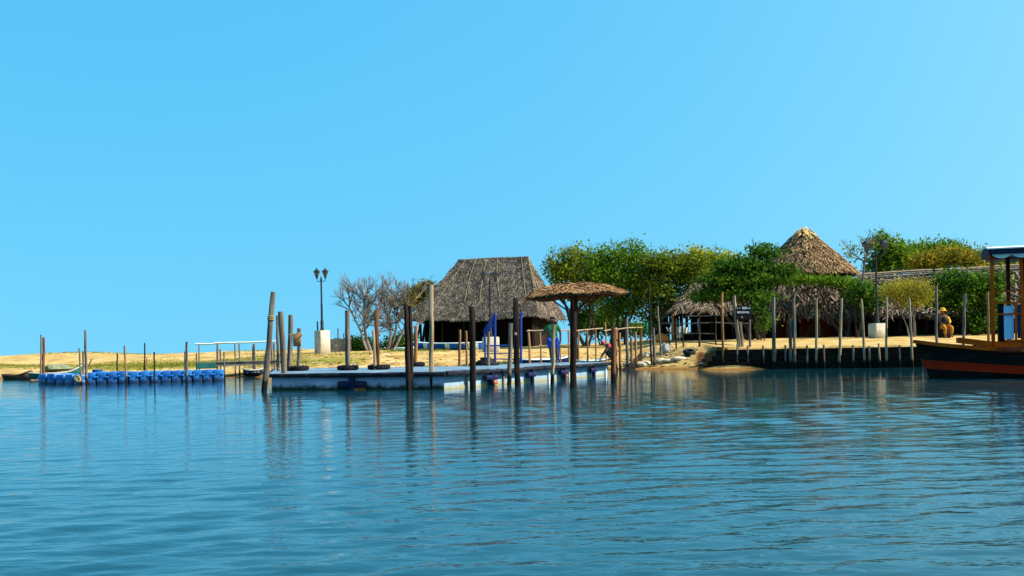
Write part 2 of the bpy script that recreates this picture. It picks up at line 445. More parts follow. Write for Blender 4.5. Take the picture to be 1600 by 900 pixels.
    def blob(s, c, rad, seg=14, rings=9, amp=.18, fr=1.6, mi=0, sd=0):
        c = Vector(c)
        vs, fs = [], []
        for i in range(rings + 1):
            th = math.pi * i / rings
            for k in range(seg):
                a = 2 * math.pi * k / seg
                d = Vector((math.sin(th) * math.cos(a), math.sin(th) * math.sin(a), -math.cos(th)))
                q = 1 + amp * noise.noise(d * fr + Vector((sd * 7.1, sd * 3.3, 0)))
                vs.append(c + Vector((d.x * rad[0] * q, d.y * rad[1] * q, d.z * rad[2] * q)))
        for i in range(rings):
            for k in range(seg):
                j = (k + 1) % seg
                fs.append((i * seg + k, i * seg + j, (i + 1) * seg + j, (i + 1) * seg + k))
        return s.add(vs, fs, mi)
    def build(s, name, mats, parent=None, smooth=True, loc=None):
        me = bpy.data.meshes.new(name)
        me.from_pydata(s.v, [], s.f)
        mats = mats if isinstance(mats, (list, tuple)) else [mats]
        for x in mats:
            me.materials.append(x)
        if len(mats) > 1:
            me.polygons.foreach_set('material_index', s.mi)
        if smooth:
            me.polygons.foreach_set('use_smooth', [True] * len(me.polygons))
            try:
                me.set_sharp_from_angle(angle=math.radians(40))
            except Exception:
                pass
        me.update()
        o = bpy.data.objects.new(name, me)
        COL.objects.link(o)
        if parent is not None:
            o.parent = parent
            o.matrix_parent_inverse = Matrix.Translation(parent.location).inverted() if parent.rotation_euler.z == 0 else Matrix.Identity(4)
        elif loc is not None:
            me.transform(Matrix.Translation(-Vector(loc)))
            o.location = loc
        return o

def tag(o, label, cat, group=None, kind=None):
    o['label'] = label
    o['category'] = cat
    if group:
        o['group'] = group
    if kind:
        o['kind'] = kind
    return o

def thing(name, label, cat, loc, group=None):
    o = bpy.data.objects.new(name, None)
    o.empty_display_size = .2
    COL.objects.link(o)
    o.location = loc
    return tag(o, label, cat, group)

# ------------------------------------------------------------------ ground
def lerp(xs, ys, x):
    return float(np.interp(x, xs, ys))

SHX = [-140, -60, -26, -13, -9, -4, 2, 4.6, 7.2, 8.6, 9.1, 16.5, 30, 140]
SHY = [80, 62, 53, 46.8, 46, 46.5, 47.2, 47.4, 45.6, 44.6, 44.0, 41.4, 41.0, 41.0]
def shore(x): return lerp(SHX, SHY, x)

def gz(x, y):
    s = y - shore(x)
    # dune profile on the left, beach in the middle, bank on the right
    left = lerp([-6, 0, 2, 5, 15, 24, 32, 60, 75], [-1.2, 0, .2, .42, .86, 1.12, 1.16, .1, -1.5], s)
    mid = lerp([-6, 0, 3, 8, 12, 24, 34, 50, 75], [-1.2, 0, .36, .80, .99, 1.12, 1.22, .9, -1.5], s)
    right = lerp([-6, -.30, -.05, .04, 8, 14, 30, 50, 75], [-1.2, -1.0, -1.0, .90, 1.18, 1.3, 1.38, .9, -1.5], s)
    k = min(1, max(0, (x + 20) / 8.0)); k = k * k * (3 - 2 * k)
    z = left * (1 - k) + mid * k
    bank = lerp([-6, 0, .5, 1.2, 2.4, 3.6, 5, 8, 14, 30, 50, 75], [-1.2, 0, .17, .43, .75, .93, 1.04, 1.16, 1.3, 1.38, .9, -1.5], s)
    q = min(1, max(0, (x - 5.4 + .5 * noise.noise(Vector((x * .9, y * .9, 4)))) / 3.3)); q = q * q * (3 - 2 * q)
    z = z * (1 - q) + bank * q
    q = min(1, max(0, (x - 8.97) / .08))
    z = z * (1 - q) + right * q
    if s > .5:
        a = min(1, (s - .5) / 6)
        z += a * (.10 + .30 * (1 - k)) * noise.noise(Vector((x * .10, y * .16, 3.1))) + a * .05 * noise.noise(Vector((x * .45, y * .5, 9.7)))
    # tongue of sand lapping round the end of the bank
    if 6 < x < 13:
        dx = (x - 9.3) / 1.7
        dy = (y - (43.55 - .18 * (x - 9.3))) / .75
        z = max(z, .16 - .22 * (dx * dx + dy * dy)) if x > 8 else z
    return z

def cover(x, y):
    s = y - shore(x)
    if x > 8.7:
        return .05 if s < 16 else .45
    n = noise.noise(Vector((x * .12, y * .22, 1.7)))
    c = 0.0
    if x < -7:
        c = lerp([2, 4.5, 7, 11, 14, 19, 26, 40], [0, .42, .64, .42, .08, .15, .22, .5], s)
    else:
        c = lerp([0, 9, 12, 15, 26], [0, .05, .45, .75, .9], s) * (1.0 if x < -4 else lerp([-4, -1], [1, .1], x))
    return max(0, min(1, c + .35 * n))

xs = np.concatenate([np.arange(-140, -40, 4), np.arange(-40, 6, .5), np.arange(6, 13, .12), np.arange(13, 40, .6), np.arange(40, 141, 5)])
ss = np.concatenate([[-6, -4, -3], np.arange(-2.4, -.4, .2), [-.3, -.05, .04, .2], np.arange(.5, 30, .45), np.arange(30, 80, 3)])
verts, cov, darkened = [], [], []  # third list: where the wall-end shadow is painted on the ground
for s_ in ss:
    for x in xs:
        y = shore(x) + s_
        verts.append((x, y, gz(x, y))); cov.append(cover(x, y)); darkened.append(max(0, 1 - math.hypot((x - 8.75) / .75, (s_ - .9) / 1.7) + .5 * noise.noise(Vector((x * 2, y * 2, 5)))) if 7 < x < 9.3 else 0.0)
nx, ny = len(xs), len(ss)
faces = [(j * nx + i, j * nx + i + 1, (j + 1) * nx + i + 1, (j + 1) * nx + i) for j in range(ny - 1) for i in range(nx - 1)]
me = bpy.data.meshes.new('ground')
me.from_pydata(verts, [], faces)
me.materials.append(ground_mat)
at_ = me.attributes.new('cover', 'FLOAT', 'POINT')
at_.data.foreach_set('value', cov)
at_ = me.attributes.new('bank_shade', 'FLOAT', 'POINT')
at_.data.foreach_set('value', darkened)
me.polygons.foreach_set('use_smooth', [True] * len(faces))
go = bpy.data.objects.new('ground', me); COL.objects.link(go); go['kind'] = 'structure'

def Gp(px, d):
    """World point on the ground in direction px at distance d."""
    x = (px - PX) * d / F
    for _ in range(3):
        z = gz(x, d)
        v = (z - CAMZ) * F / d
        u = px - PX
        # solve pixel column with roll
        x = (u / CR + v * SR / CR * 1.0) * d / F if False else (u * CR + (u * SR + v) / CR * SR) * d / F
    return Vector((x, d, gz(x, d)))

# ------------------------------------------------------------------ water
rows = np.concatenate([np.linspace(-40, 2.5, 12), np.exp(np.arange(math.log(2.8), math.log(62), .0058)), [66, 75, 90, 120, 180, 300, 600, 1200, 2500, 6000]])
NC = 250
comp = []
rg = np.random.default_rng(5)
for i in range(70):
    lam = float(np.exp(rg.uniform(math.log(.13), math.log(.62))))
    th = math.radians(rg.normal(118, 27))
    slope = .0205 * rg.uniform(.5, 1.3) * (1.0 if lam < .7 else .7)
    kk = 2 * math.pi / lam
    comp.append((kk * math.cos(th), kk * math.sin(th), slope / kk, rg.uniform(0, 6.28)))
for i in range(4):
    lam = float(rg.uniform(.9, 1.8)); th = math.radians(rg.normal(118, 14)); kk = 2 * math.pi / lam
    comp.append((kk * math.cos(th), kk * math.sin(th), .010 / kk, rg.uniform(0, 6.28)))
u = np.concatenate([[-1.0], np.linspace(-1, 1, NC), [1.0]])
V = []
for y in rows:
    hw = .82 * abs(y) + 5
    x = u * hw
    x[0], x[-1] = -max(3000, hw * 1.2), max(3000, hw * 1.2)
    Z = np.zeros_like(x)
    if 2 < y < 64:
        # drop the waves the grid cannot carry at this distance
        dx = 2 * hw / NC
        for kx, ky, a, ph in comp:
            lam = 2 * math.pi / math.hypot(kx, ky)
            f_ = min(1, max(0, lam / (y * .0058 * 2.2) - .6)) * min(1, max(0, (2 * math.pi / (abs(kx) + 1e-6)) / (dx * 2.2) - .6))
            if f_ > 0:
                Z += f_ * a * np.sin(kx * x + ky * y + ph)
        fade = np.interp(y, [2, 18, 30, 42, 60], [1, 1, .7, .45, 0])
        # gusts and lulls: broad patches of calmer and rougher water
        g1 = .75 + .35 * np.sin(x * .23 + y * .11 + 1.0) * np.sin(y * .31 - x * .07)
        side = np.clip(.95 + .008 * x, .85, 1.1)
        Z *= fade * g1 * side
        Z[0] = Z[-1] = 0
    V.append(np.stack([x, np.full_like(x, y), Z], 1))
V = np.concatenate(V)
n = NC + 2
idx = np.arange(len(rows) - 1)[:, None] * n + np.arange(n - 1)[None, :]
Fq = np.stack([idx, idx + 1, idx + n + 1, idx + n], -1).reshape(-1, 4)
me = bpy.data.meshes.new('water')
me.vertices.add(len(V)); me.vertices.foreach_set('co', V.astype(np.float32).ravel())
me.loops.add(Fq.size); me.loops.foreach_set('vertex_index', Fq.astype(np.int32).ravel())
me.polygons.add(len(Fq)); me.polygons.foreach_set('loop_start', np.arange(0, Fq.size, 4, dtype=np.int32))
me.update(calc_edges=True)
me.polygons.foreach_set('use_smooth', [True] * len(Fq))
me.materials.append(water_mat)
wo = bpy.data.objects.new('water', me); COL.objects.link(wo); wo['kind'] = 'structure'

# ------------------------------------------------------------------ quads in bulk
def quads(name, Vq, mat, parent=None):
    """Vq: (n,4,3) array of separate quads -> one mesh."""
    n_ = len(Vq)
    me = bpy.data.meshes.new(name)
    me.vertices.add(n_ * 4); me.vertices.foreach_set('co', Vq.astype(np.float32).ravel())
    me.loops.add(n_ * 4); me.loops.foreach_set('vertex_index', np.arange(n_ * 4, dtype=np.int32))
    me.polygons.add(n_); me.polygons.foreach_set('loop_start', np.arange(0, n_ * 4, 4, dtype=np.int32))
    me.update(calc_edges=True)
    for m_ in (mat if isinstance(mat, (list, tuple)) else [mat]):
        me.materials.append(m_)
    o = bpy.data.objects.new(name, me); COL.objects.link(o)
    if parent is not None:
        o.parent = parent
        o.matrix_parent_inverse = Matrix.Translation(parent.location).inverted()
    return o

def leaf_quads(centres, size, aspect=.5, up=.35):
    n_ = len(centres)
    d = RNG.normal(size=(n_, 3)); d[:, 2] -= .15
    d /= np.linalg.norm(d, axis=1)[:, None] + 1e-9
    nn = RNG.normal(size=(n_, 3)); nn[:, 2] += up * 2
    s_ = np.cross(d, nn); s_ /= np.linalg.norm(s_, axis=1)[:, None] + 1e-9
    L = size * np.clip(RNG.lognormal(-.12, .40, n_), .35, 1.8)[:, None]
    a = centres; tip = centres + d * L
    mid = (a + tip) / 2
    wv = s_ * L * aspect * .5
    return np.stack([a, mid + wv, tip, mid - wv], 1)

# ------------------------------------------------------------------ trees
def limb(mb, a, b, r0, r1, bend=.12, seg=6, n_=7):
    a, b = Vector(a), Vector(b)
    L = (b - a).length
    off = Vector((random.uniform(-1, 1), random.uniform(-1, 1), random.uniform(-.2, .5))) * bend * L
    pts, rad = [], []
    for i in range(n_):
        t = i / (n_ - 1)
        p = a.lerp(b, t) + off * math.sin(math.pi * t) + Vector((random.uniform(-1, 1), random.uniform(-1, 1), 0)) * L * .015
        pts.append(p); rad.append(r0 + (r1 - r0) * t)
    mb.tube(pts, rad, seg)
    return pts

def twigs(mb, p, d, L, r, depth, spread=.6, rise=.15):
    """A branching spray of bare twigs."""
    d = d.normalized()
    b = p + d * L
    q = p + d * L * .5 + Vector((random.uniform(-1, 1), random.uniform(-1, 1), random.uniform(-1, 1))) * L * .07
    mb.tube([p, q, b], [r, r * .8, r * .6], 4 if r < .02 else 5, cap=False)
    if depth <= 0:
        return
    for k in range(random.choice((2, 3, 3))):
        nd = d + Vector((random.uniform(-1, 1), random.uniform(-1, 1), random.uniform(-.7, 1))) * spread + Vector((0, 0, rise))
        st = p.lerp(b, random.uniform(.45, 1.0))
        twigs(mb, st, nd, L * random.uniform(.6, .85), max(.006, r * .6), depth - 1, spread, rise)

def tree(name, label, d, base_px, blobs, leafmat, nleaf=5200, leaf=.20, bark=None, stems=3, group=None, r0=.11, cat='tree', spray=0, clump=.26, flat=1.0, ground=True, depthk=.75, aspect=.55, shell=.55):
    base = Gp(base_px, d)
    t = thing(name, label, cat, base, group)
    mb = MB()
    W = []
    for (px, py, rx, ry, *dd) in blobs:
        c = P(px, py, d + (dd[0] if dd else 0))
        W.append((c, rx * d / F, ry * d / F))
    starts = [base + Vector((random.uniform(-.5, .5), random.uniform(-.3, .3), -.25)) for _ in range(stems)]
    for i, (c, rx, rz) in enumerate(W):
        a = starts[i % stems]
        pts = limb(mb, a, c + Vector((0, 0, -.1 * rz)), r0 * random.uniform(.75, 1.1), .025, .10)
        for k in range(6):
            q = pts[random.choice((3, 4, 5, 6))]
            e = c + Vector((random.uniform(-.9, .9) * rx, random.uniform(-.8, .8) * rx * depthk, random.uniform(-.6, .95) * rz))
            limb(mb, q, e, .032, .010, .12, 5, 5)
        for k in range(spray):
            a_ = random.uniform(0, 6.28)
            st = c + Vector((math.cos(a_) * rx * .6, random.uniform(-.4, .4) * rx, abs(math.sin(a_)) * rz * .6))
            twigs(mb, st, Vector((math.cos(a_) * .6, random.uniform(-.3, .3), .8)), .45, .012, 2, .5)
    mb.build('trunk', bark or bark_dark, t)
    nleaf = int(nleaf * 1.8)
    tot = sum(rx * rz for _, rx, rz in W)
    C = []
    per = 16
    for c, rx, rz in W:
        ncl = max(6, int(nleaf / per * rx * rz / tot))
        dr = RNG.normal(size=(ncl, 3)); dr /= np.linalg.norm(dr, axis=1)[:, None]
        rad = RNG.uniform(0, 1, ncl) ** shell
        rad = .25 + .80 * rad
        rad = np.where(RNG.uniform(size=ncl) < .13, RNG.uniform(1.0, 1.38, ncl), rad)
        cc = np.array(c)[None] + dr * rad[:, None] * np.array([rx, rx * depthk, rz])[None]
        # break the outline up
        nz = np.array([noise.noise(Vector(p) * .9) for p in cc])
        cc += dr * (nz[:, None] * .35 * min(rx, rz))
        g_ = RNG.normal(size=(ncl, per, 3)) * clump
        g_[:, :, 2] *= .7 * flat
        C.append((cc[:, None, :] + g_).reshape(-1, 3))
    C = np.concatenate(C)
    quads('crown', leaf_quads(C, leaf, aspect), leafmat, t)
    return t

# ------------------------------------------------------------------ thatch
def patch(fn, rows, wid, blade=(.45, .07), nu=18, lift=.07, jit=.35, t0=0.0, t1=1.0, eave=True):
    """fn(u,t) -> point, t=0 eave, t=1 ridge. Returns blade quads and an underlay."""
    Q = []
    for j in range(rows):
        t = t0 + (t1 - t0) * (j / max(1, rows - 1))
        wd = (Vector(fn(1, t)) - Vector(fn(0, t))).length if not callable(wid) else wid(t)
        nb = max(4, int(wd / blade[1] * 1.15))
        for k in range(nb):
            u_ = (k + random.uniform(0, 1)) / nb
            tt = min(1, max(0, t + random.uniform(-.5, .5) / rows))
            p = Vector(fn(u_, tt))
            dn = (Vector(fn(u_, max(0, tt - .03))) - p) if tt > .03 else (p - Vector(fn(u_, tt + .03)))
            if dn.length < 1e-6:
                continue
            dn.normalize()
            sd = Vector(fn(min(1, u_ + .01), tt)) - Vector(fn(max(0, u_ - .01), tt))
            if sd.length < 1e-6:
                continue
            sd.normalize()
            nr = sd.cross(-dn)
            if nr.z < 0:
                nr = -nr
            L = blade[0] * random.uniform(.6, 1.3)
            wv = blade[1] * random.uniform(.5, 1.2) * .5
            dirv = (dn + sd * random.gauss(0, jit) + nr * random.uniform(0, lift) * 2).normalized()
            side = (sd + dn * random.gauss(0, .25) + nr * random.gauss(0, .35)).normalized()
            root = p + nr * random.uniform(.0, lift)
            tip = root + dirv * L
            Q.append([root - side * wv, root + side * wv, tip + side * wv * .35, tip - side * wv * .35])
    mb = MB()
    nt_ = 6
    vs, fs = [], []
    for lay, off in ((0, -.01), (1, -.13)):
        for j in range(nt_ + 1):
            for i in range(nu + 1):
                p = Vector(fn(i / nu, t0 + (t1 - t0) * j / nt_))
                vs.append(p + Vector((0, 0, off)))
    n1_ = (nu + 1) * (nt_ + 1)
    for lay in (0, 1):
        for j in range(nt_):
            for i in range(nu):
                q = [lay * n1_ + j * (nu + 1) + i, lay * n1_ + j * (nu + 1) + i + 1, lay * n1_ + (j + 1) * (nu + 1) + i + 1, lay * n1_ + (j + 1) * (nu + 1) + i]
                fs.append(tuple(q if lay == 0 else q[::-1]))
    for i in range(nu):
        fs.append((i, n1_ + i, n1_ + i + 1, i + 1))
    mb.add(vs, fs)
    return np.array([[tuple(v) for v in q] for q in Q]), mb

def roof_part(name, patches, mat, parent):
    """Blades and their underlay in one mesh."""
    Qs = np.concatenate([p[0] for p in patches])
    mb = MB()
    for _, b_ in patches:
        mb.add(b_.v, b_.f, 1)
    nq = len(Qs)
    vs = Qs.reshape(-1, 3)
    o0 = nq * 4
    allv = np.concatenate([vs, np.array(mb.v)])
    fl = [(4 * i, 4 * i + 1, 4 * i + 2, 4 * i + 3) for i in range(nq)] + [tuple(i + o0 for i in f) for f in mb.f]
    me = bpy.data.meshes.new(name)
    me.from_pydata(allv.tolist(), [], fl)
    me.materials.append(mat); me.materials.append(under_mat)
    me.polygons.foreach_set('material_index', [0] * nq + [1] * len(mb.f))
    me.update()
    o = bpy.data.objects.new(name, me); COL.objects.link(o)
    o.parent = parent
    o.matrix_parent_inverse = Matrix.Translation(parent.location).inverted()
    return o

# ------------------------------------------------------------------ posts
def post(label, pb, pt, wpx, d, mat, group, zb=None, name='mooring_post', cat='post', bend=.015, knot=None, band=None, taper=.85, dtop=0.0):
    """pb, pt: pixel of foot and top; wpx: width in photo pixels."""
    a, b = P(pb[0], pb[1], d), P(pt[0], pt[1], d + dtop)
    if zb is None:
        zb = -1.0
    dirv = b - a
    if abs(dirv.z) > 1e-3:
        a2 = a + dirv * ((zb - a.z) / dirv.z)
    else:
        a2 = Vector((a.x, a.y, zb))
    r = wpx * d / F / 2
    n_ = 11
    L = (b - a2).length
    ox = Vector((random.uniform(-1, 1), random.uniform(-1, 1), 0)).normalized() * bend * L
    ph = random.uniform(0, 6)
    pts, rad = [], []
    for i in range(n_):
        t = i / (n_ - 1)
        p = a2.lerp(b, t) + ox * math.sin(t * 3.3 + ph) * .6 + Vector((random.gauss(0, .006), random.gauss(0, .006), 0))
        pts.append(p); rad.append(r * (1.06 - (1 - taper) * t) * random.uniform(.93, 1.07))
    off = b - pts[-1]
    pts = [p + off * (i / (n_ - 1)) for i, p in enumerate(pts)]
    mb = MB()
    mb.tube(pts, rad, 9, wob=.07)
    o = mb.build(name, mat, None, loc=(a2.x, a2.y, max(zb, a2.z)))
    tag(o, label, cat, group)
    if knot:
        q = pts[min(range(n_), key=lambda i: abs(pts[i].z - P(pt[0], knot, d).z))]
        k = MB()
        c = Vector((q.x - r * .25, q.y - r * .95, P(pt[0], knot, d).z))
        k.lathe((0, 0, 0), [(.001, -.03), (r * .55, -.02), (r * .55, .02), (r * .3, .035), (.001, .035)], 10)
        Mx = Matrix.Translation(c) @ Matrix.Rotation(math.radians(90), 4, 'X')
        k.v = [tuple(Mx @ Vector(v)) for v in k.v]
        k.build('cut_knot', wood_pale, o)
    if band:
        zc = P(pt[0], band, d).z
        i = min(range(n_), key=lambda i: abs(pts[i].z - zc))
        q = pts[i]
        k = MB()
        for dz in (-.05, 0, .05):
            k.torus((q.x, q.y, zc + dz), r * 1.0, .022, 12, 5)
        k.build('rope_binding', straw, o)
    return o

GM = 'mooring posts around the floating dock'
def wpost(label, xb, yb, xt, yt, wpx, mat, **k):
    return post(label, (xb, yb), (xt, yt), wpx, wl(xb, yb), mat, k.pop('group', GM), **k)

wpost('tall leaning grey mooring post with rope round it at the dock\'s left corner', 411, 612, 427, 456, 9.5, wood_grey, bend=.02, band=497, taper=.8)
wpost('upright grey post at the dock left end with a thinner post close behind it', 443, 609, 438.5, 487, 9.5, wood_grey)
wpost('thin grey post half hidden behind the upright post at the dock left end', 438, 603, 433.5, 493, 5, wood_grey)
post('grey post on the dock left end that carries one side of a small brown board', (453, 600), (454.5, 492), 8.5, 34.5, wood_grey, GM)
post('short grey post at the dock left end holding a small brown board by its rope', (465, 596), (467.5, 513), 6.5, 34.5, wood_grey, GM, band=523)
post('brown grey post on the dock with tyre at its foot, left of the bare trees', (543.5, 597), (543, 485), 8.5, 33.5, wood_grey, GM)
post('dark reddish post on the dock in front of the bare trees, tyre at its foot', (591.5, 597), (588, 485), 7.5, 33.5, wood_red, GM)
post('short pale post leaning against the dark reddish post', (588, 597), (583, 516), 5, 33.2, wood_pale, GM)
wpost('thick dark post at the dock front, left one of a tight dark pair', 636, 611, 633, 474, 8, wood_dark)
wpost('dark grey post of the tight pair at the dock front, right one of that pair', 642, 609, 640.5, 478, 7.5, wood_dark)
wpost('tall pale post at the dock front whose top reaches the thatched roof', 677, 608, 673.5, 445, 8, wood_pale, taper=.8)
post('short orange brown post behind the dark pair, in front of the thatched hut left corner', (650, 590), (650, 510), 6, 38, wood_tan, GM)
post('thin brown stake behind the dock, left one of two before the dark hut interior', (718.5, 580), (718.5, 515), 4.2, 41, wood_tan, GM)
post('thin brown stake behind the dock, right one of two before the dark hut interior', (728.5, 580), (728, 517), 4.2, 41, wood_tan, GM)
wpost('thick dark post with brown right edge at the dock corner before the thatched hut', 739, 612, 736.5, 479, 10, wood_dark)
post('short thin grey post in front of the blue steel frame', (763, 590), (763.5, 518), 5.2, 36, wood_grey, GM)
wpost('mottled pale grey post between the blue frame and the dark post with a knot', 796, 601, 798, 505, 7.2, wood_grey)
wpost('tallest black post along the dock side with a pale round cut knot', 810, 604, 805.5, 466, 9.5, wood_dark, knot=522)
wpost('pale thin post rising in front of the man in the green shirt', 861.5, 601, 865.5, 508, 6.2, wood_pale)
wpost('thick dark post right of the man in the green shirt, below the thatched parasol', 895.5, 606, 896, 487, 11, wood_dark)
wpost('dark brown post at the far right corner of the floating dock', 957, 599, 958.5, 513, 8.5, wood_red)

GB = 'bank posts along the timber wall'
def bpost(label, xb, yb, xt, yt, wpx, mat, d=None, **k):
    return post(label, (xb, yb), (xt, yt), wpx, d or (shore((xb - 800) / 1600 * 42.3) - .28), mat, GB, name='bank_post', zb=k.pop('zb', -.8), **k)

bpost('orange brown slender post at the left end of the timber wall', 1131, 568, 1128.5, 457, 4.2, wood_tan, d=43.9)
bpost('thick crooked pale post leaning left, beside the black sign', 1156, 545, 1147, 462, 5.5, wood_pale, d=44.6, zb=.3, bend=.03)
bpost('short stout grey post behind the crooked leaning post', 1159, 545, 1156, 503, 6.5, wood_grey, d=45.0, zb=.3)
bpost('grey post with thick lower half and thin top on the timber wall beside the sign', 1208, 572, 1208.5, 464, 6, wood_grey, bend=.02)
bpost('slim grey post paired with a short stump on the timber wall', 1240, 568, 1240.5, 465, 4.6, wood_grey)
bpost('short thick stump beside a slim post on the timber wall', 1236, 562, 1235.5, 499, 5.4, wood_grey)
bpost('slim straight pale post on the timber wall in front of the conical hut\'s reddish wall', 1275.5, 552, 1275.5, 466, 4, wood_pale)
bpost('slim pale post on the timber wall, slanting right, left of the lamp pedestal', 1311, 555, 1315, 466, 4.4, wood_pale)
bpost('thin pale post on the timber wall just left of the lamp pedestal', 1349.5, 552, 1346, 467, 3.6, wood_pale)
bpost('thin pale post on the timber wall just right of the lamp pedestal', 1386.5, 556, 1385.5, 464, 3.8, wood_pale)
bpost('pale post with a crooked foot below the yellow green tree', 1424.5, 548, 1420.5, 466, 3.8, wood_pale, bend=.03)
bpost('taller grey post just left of the seated person in yellow', 1462, 545, 1463, 446, 4.4, wood_grey)
bpost('grey green post between the seated person and the moored boat cabin', 1505.5, 545, 1508, 458, 4.6, wood_grey)
bpost('brown post just left of the boat cabin', 1546.5, 545, 1543, 456, 4.2, wood_tan)

GL = 'posts by the blue float dock'
post('taller grey one of two touching posts behind the blue float dock\'s left end', (64, 605), (64.3, 523), 2.8, 43.5, wood_grey, GL)
post('reddish brown one of two touching posts behind the blue float dock\'s left end', (68, 605), (68.2, 527), 4, 43.7, wood_red, GL)
wpost('short thin grey post left of the tallest post of the blue float dock', 127, 601, 123.5, 544, 2.6, wood_grey, group=GL)
post('short dark stake behind the tallest post of the blue float dock', (131, 598), (130, 549), 3, 43.5, wood_grey, GL)
wpost('tallest post of the blue float dock, grey and straight', 134.5, 601.5, 133.2, 516, 4.2, wood_grey, group=GL)
post('small dark stake on the shore behind the blue blocks, left of a taller post', (183, 590), (183.2, 552), 2.4, 48, wood_dark, GL, zb=-.3)
wpost('brown post at the front of the blue blocks, left of the middle', 197, 600.5, 194.5, 540, 2.8, wood_tan, group=GL)
post('tall thin dark post behind the middle of the blue blocks', (225.5, 592), (226, 536), 2.4, 46.5, wood_dark, GL, zb=-.3)
post('short brown stake right next to the tall thin dark post behind the blue blocks', (228.5, 592), (229.5, 560), 2.2, 46.5, wood_tan, GL, zb=-.3)
wpost('thin dark post at the front of the blue blocks, right of the middle', 242, 600, 241.3, 550, 2.4, wood_dark, group=GL)
post('thin grey post close behind the thicker post near the right end of the blue blocks', (289, 600), (288.8, 549), 2.6, 41.5, wood_grey, GL)
wpost('thicker grey post near the right end of the blue float dock', 293, 600, 292, 534, 4, wood_grey, group=GL)
wpost('pale post at the right end of the blue blocks, left of the plank jetty', 351, 598, 350, 550, 2.6, wood_grey, group=GL)

# loose poles on the beach
GBE = 'poles standing on the beach'
def beachpole(label, px, d, pt, wpx, mat, **k):
    g_ = Gp(px, d)
    o = post(label, (px, 560), pt, wpx, d, mat, GBE, zb=g_.z - .3, name='pole', cat='pole', **k)
    return o
def pole_xy(label, pb, pt, wpx, d, mat, **k):
    x = P(pb[0], pb[1], d).x
    return post(label, pb, pt, wpx, d, mat, GBE, zb=gz(x, d) - .3, name='pole', cat='pole', **k)
pole_xy('tallest thin dark pole at the water edge of the beach', (1018, 573), (1014, 443), 3.0, 47.2, wood_dark, bend=.006)
pole_xy('short pale stake beside the tallest thin pole on the beach', (1022.5, 571), (1020.5, 512), 4.6, 47.0, wood_grey)
pole_xy('thin crooked pole with forked look standing behind the grey boulder', (1033, 562), (1027.5, 478), 3, 48.2, wood_grey, bend=.02)

# ------------------------------------------------------------------ floating dock
A = P(425, 610, wl(425, 610)); B_ = P(694, 608, wl(694, 608)); C_ = P(950, 586, wl(950, 586))
A.z = B_.z = C_.z = 0
bc = (C_ - B_).normalized()
nl = Vector((-bc.y, bc.x, 0))
E_ = C_ + nl * 3.0
F_ = E_ - bc * 5.0
D_ = Vector((-8.9, 39.2, 0))
poly = [A, B_, C_, E_, F_, D_]
dock = thing('floating_dock', 'long pale blue floating dock with dark overhanging edge ringed by mooring posts', 'dock', (A + C_) / 2)
TOP = .50
mb = MB()
def inset(pts, k):
    out = []
    n_ = len(pts)
    for i in range(n_):
        a, b, c = pts[i - 1], pts[i], pts[(i + 1) % n_]
        d1 = (b - a).normalized(); d2 = (c - b).normalized()
        n1_ = Vector((-d1.y, d1.x, 0)); n2_ = Vector((-d2.y, d2.x, 0))
        bis = (n1_ + n2_).normalized()
        out.append(b + bis * (k / max(.35, bis.dot(n1_))))
    return out
outer = inset(poly, -.16)
top_in = inset(poly, -.11)
# deck slab: planked top
n_ = len(poly)
mb.add([p + Vector((0, 0, TOP)) for p in top_in] + [p + Vector((0, 0, TOP - .05)) for p in top_in], [tuple(range(n_))] + [(i, n_ + i, n_ + (i + 1) % n_, (i + 1) % n_) for i in range(n_)])
mb.build('deck', deck_mat, dock, smooth=False)
# edge timber, a band with uneven thickness
mb = MB()
for i in range(n_):
    a, b = outer[i], outer[(i + 1) % n_]
    L = (b - a).length
    k = max(1, int(L / 1.15))
    for j in range(k):
        p, q = a.lerp(b, j / k), a.lerp(b, (j + 1) / k)
        h = .12 + random.uniform(-.015, .02)
        dz = random.uniform(-.012, .012)
        mb.beam(p + Vector((0, 0, TOP - .065 + dz)), q + Vector((0, 0, TOP - .065 + dz)), .15, h, bev=.025)
mb.build('edge_timber', lip_mat, dock)
for i in range(n_):
    a, b = poly[i], poly[(i + 1) % n_]
    mb = MB()
    d1 = (b - a).normalized(); nn_ = Vector((d1.y, -d1.x, 0))
    vs = [a + Vector((0, 0, -.4)), b + Vector((0, 0, -.4)), b + Vector((0, 0, TOP - .06)), a + Vector((0, 0, TOP - .06))]
    mb.add(vs + [v - nn_ * .05 for v in vs], [(0, 1, 2, 3), (5, 4, 7, 6), (0, 4, 5, 1), (2, 6, 7, 3)])
    mb.build('side_panel', hullr_mat if i == 1 else hull_mat, dock, smooth=False)
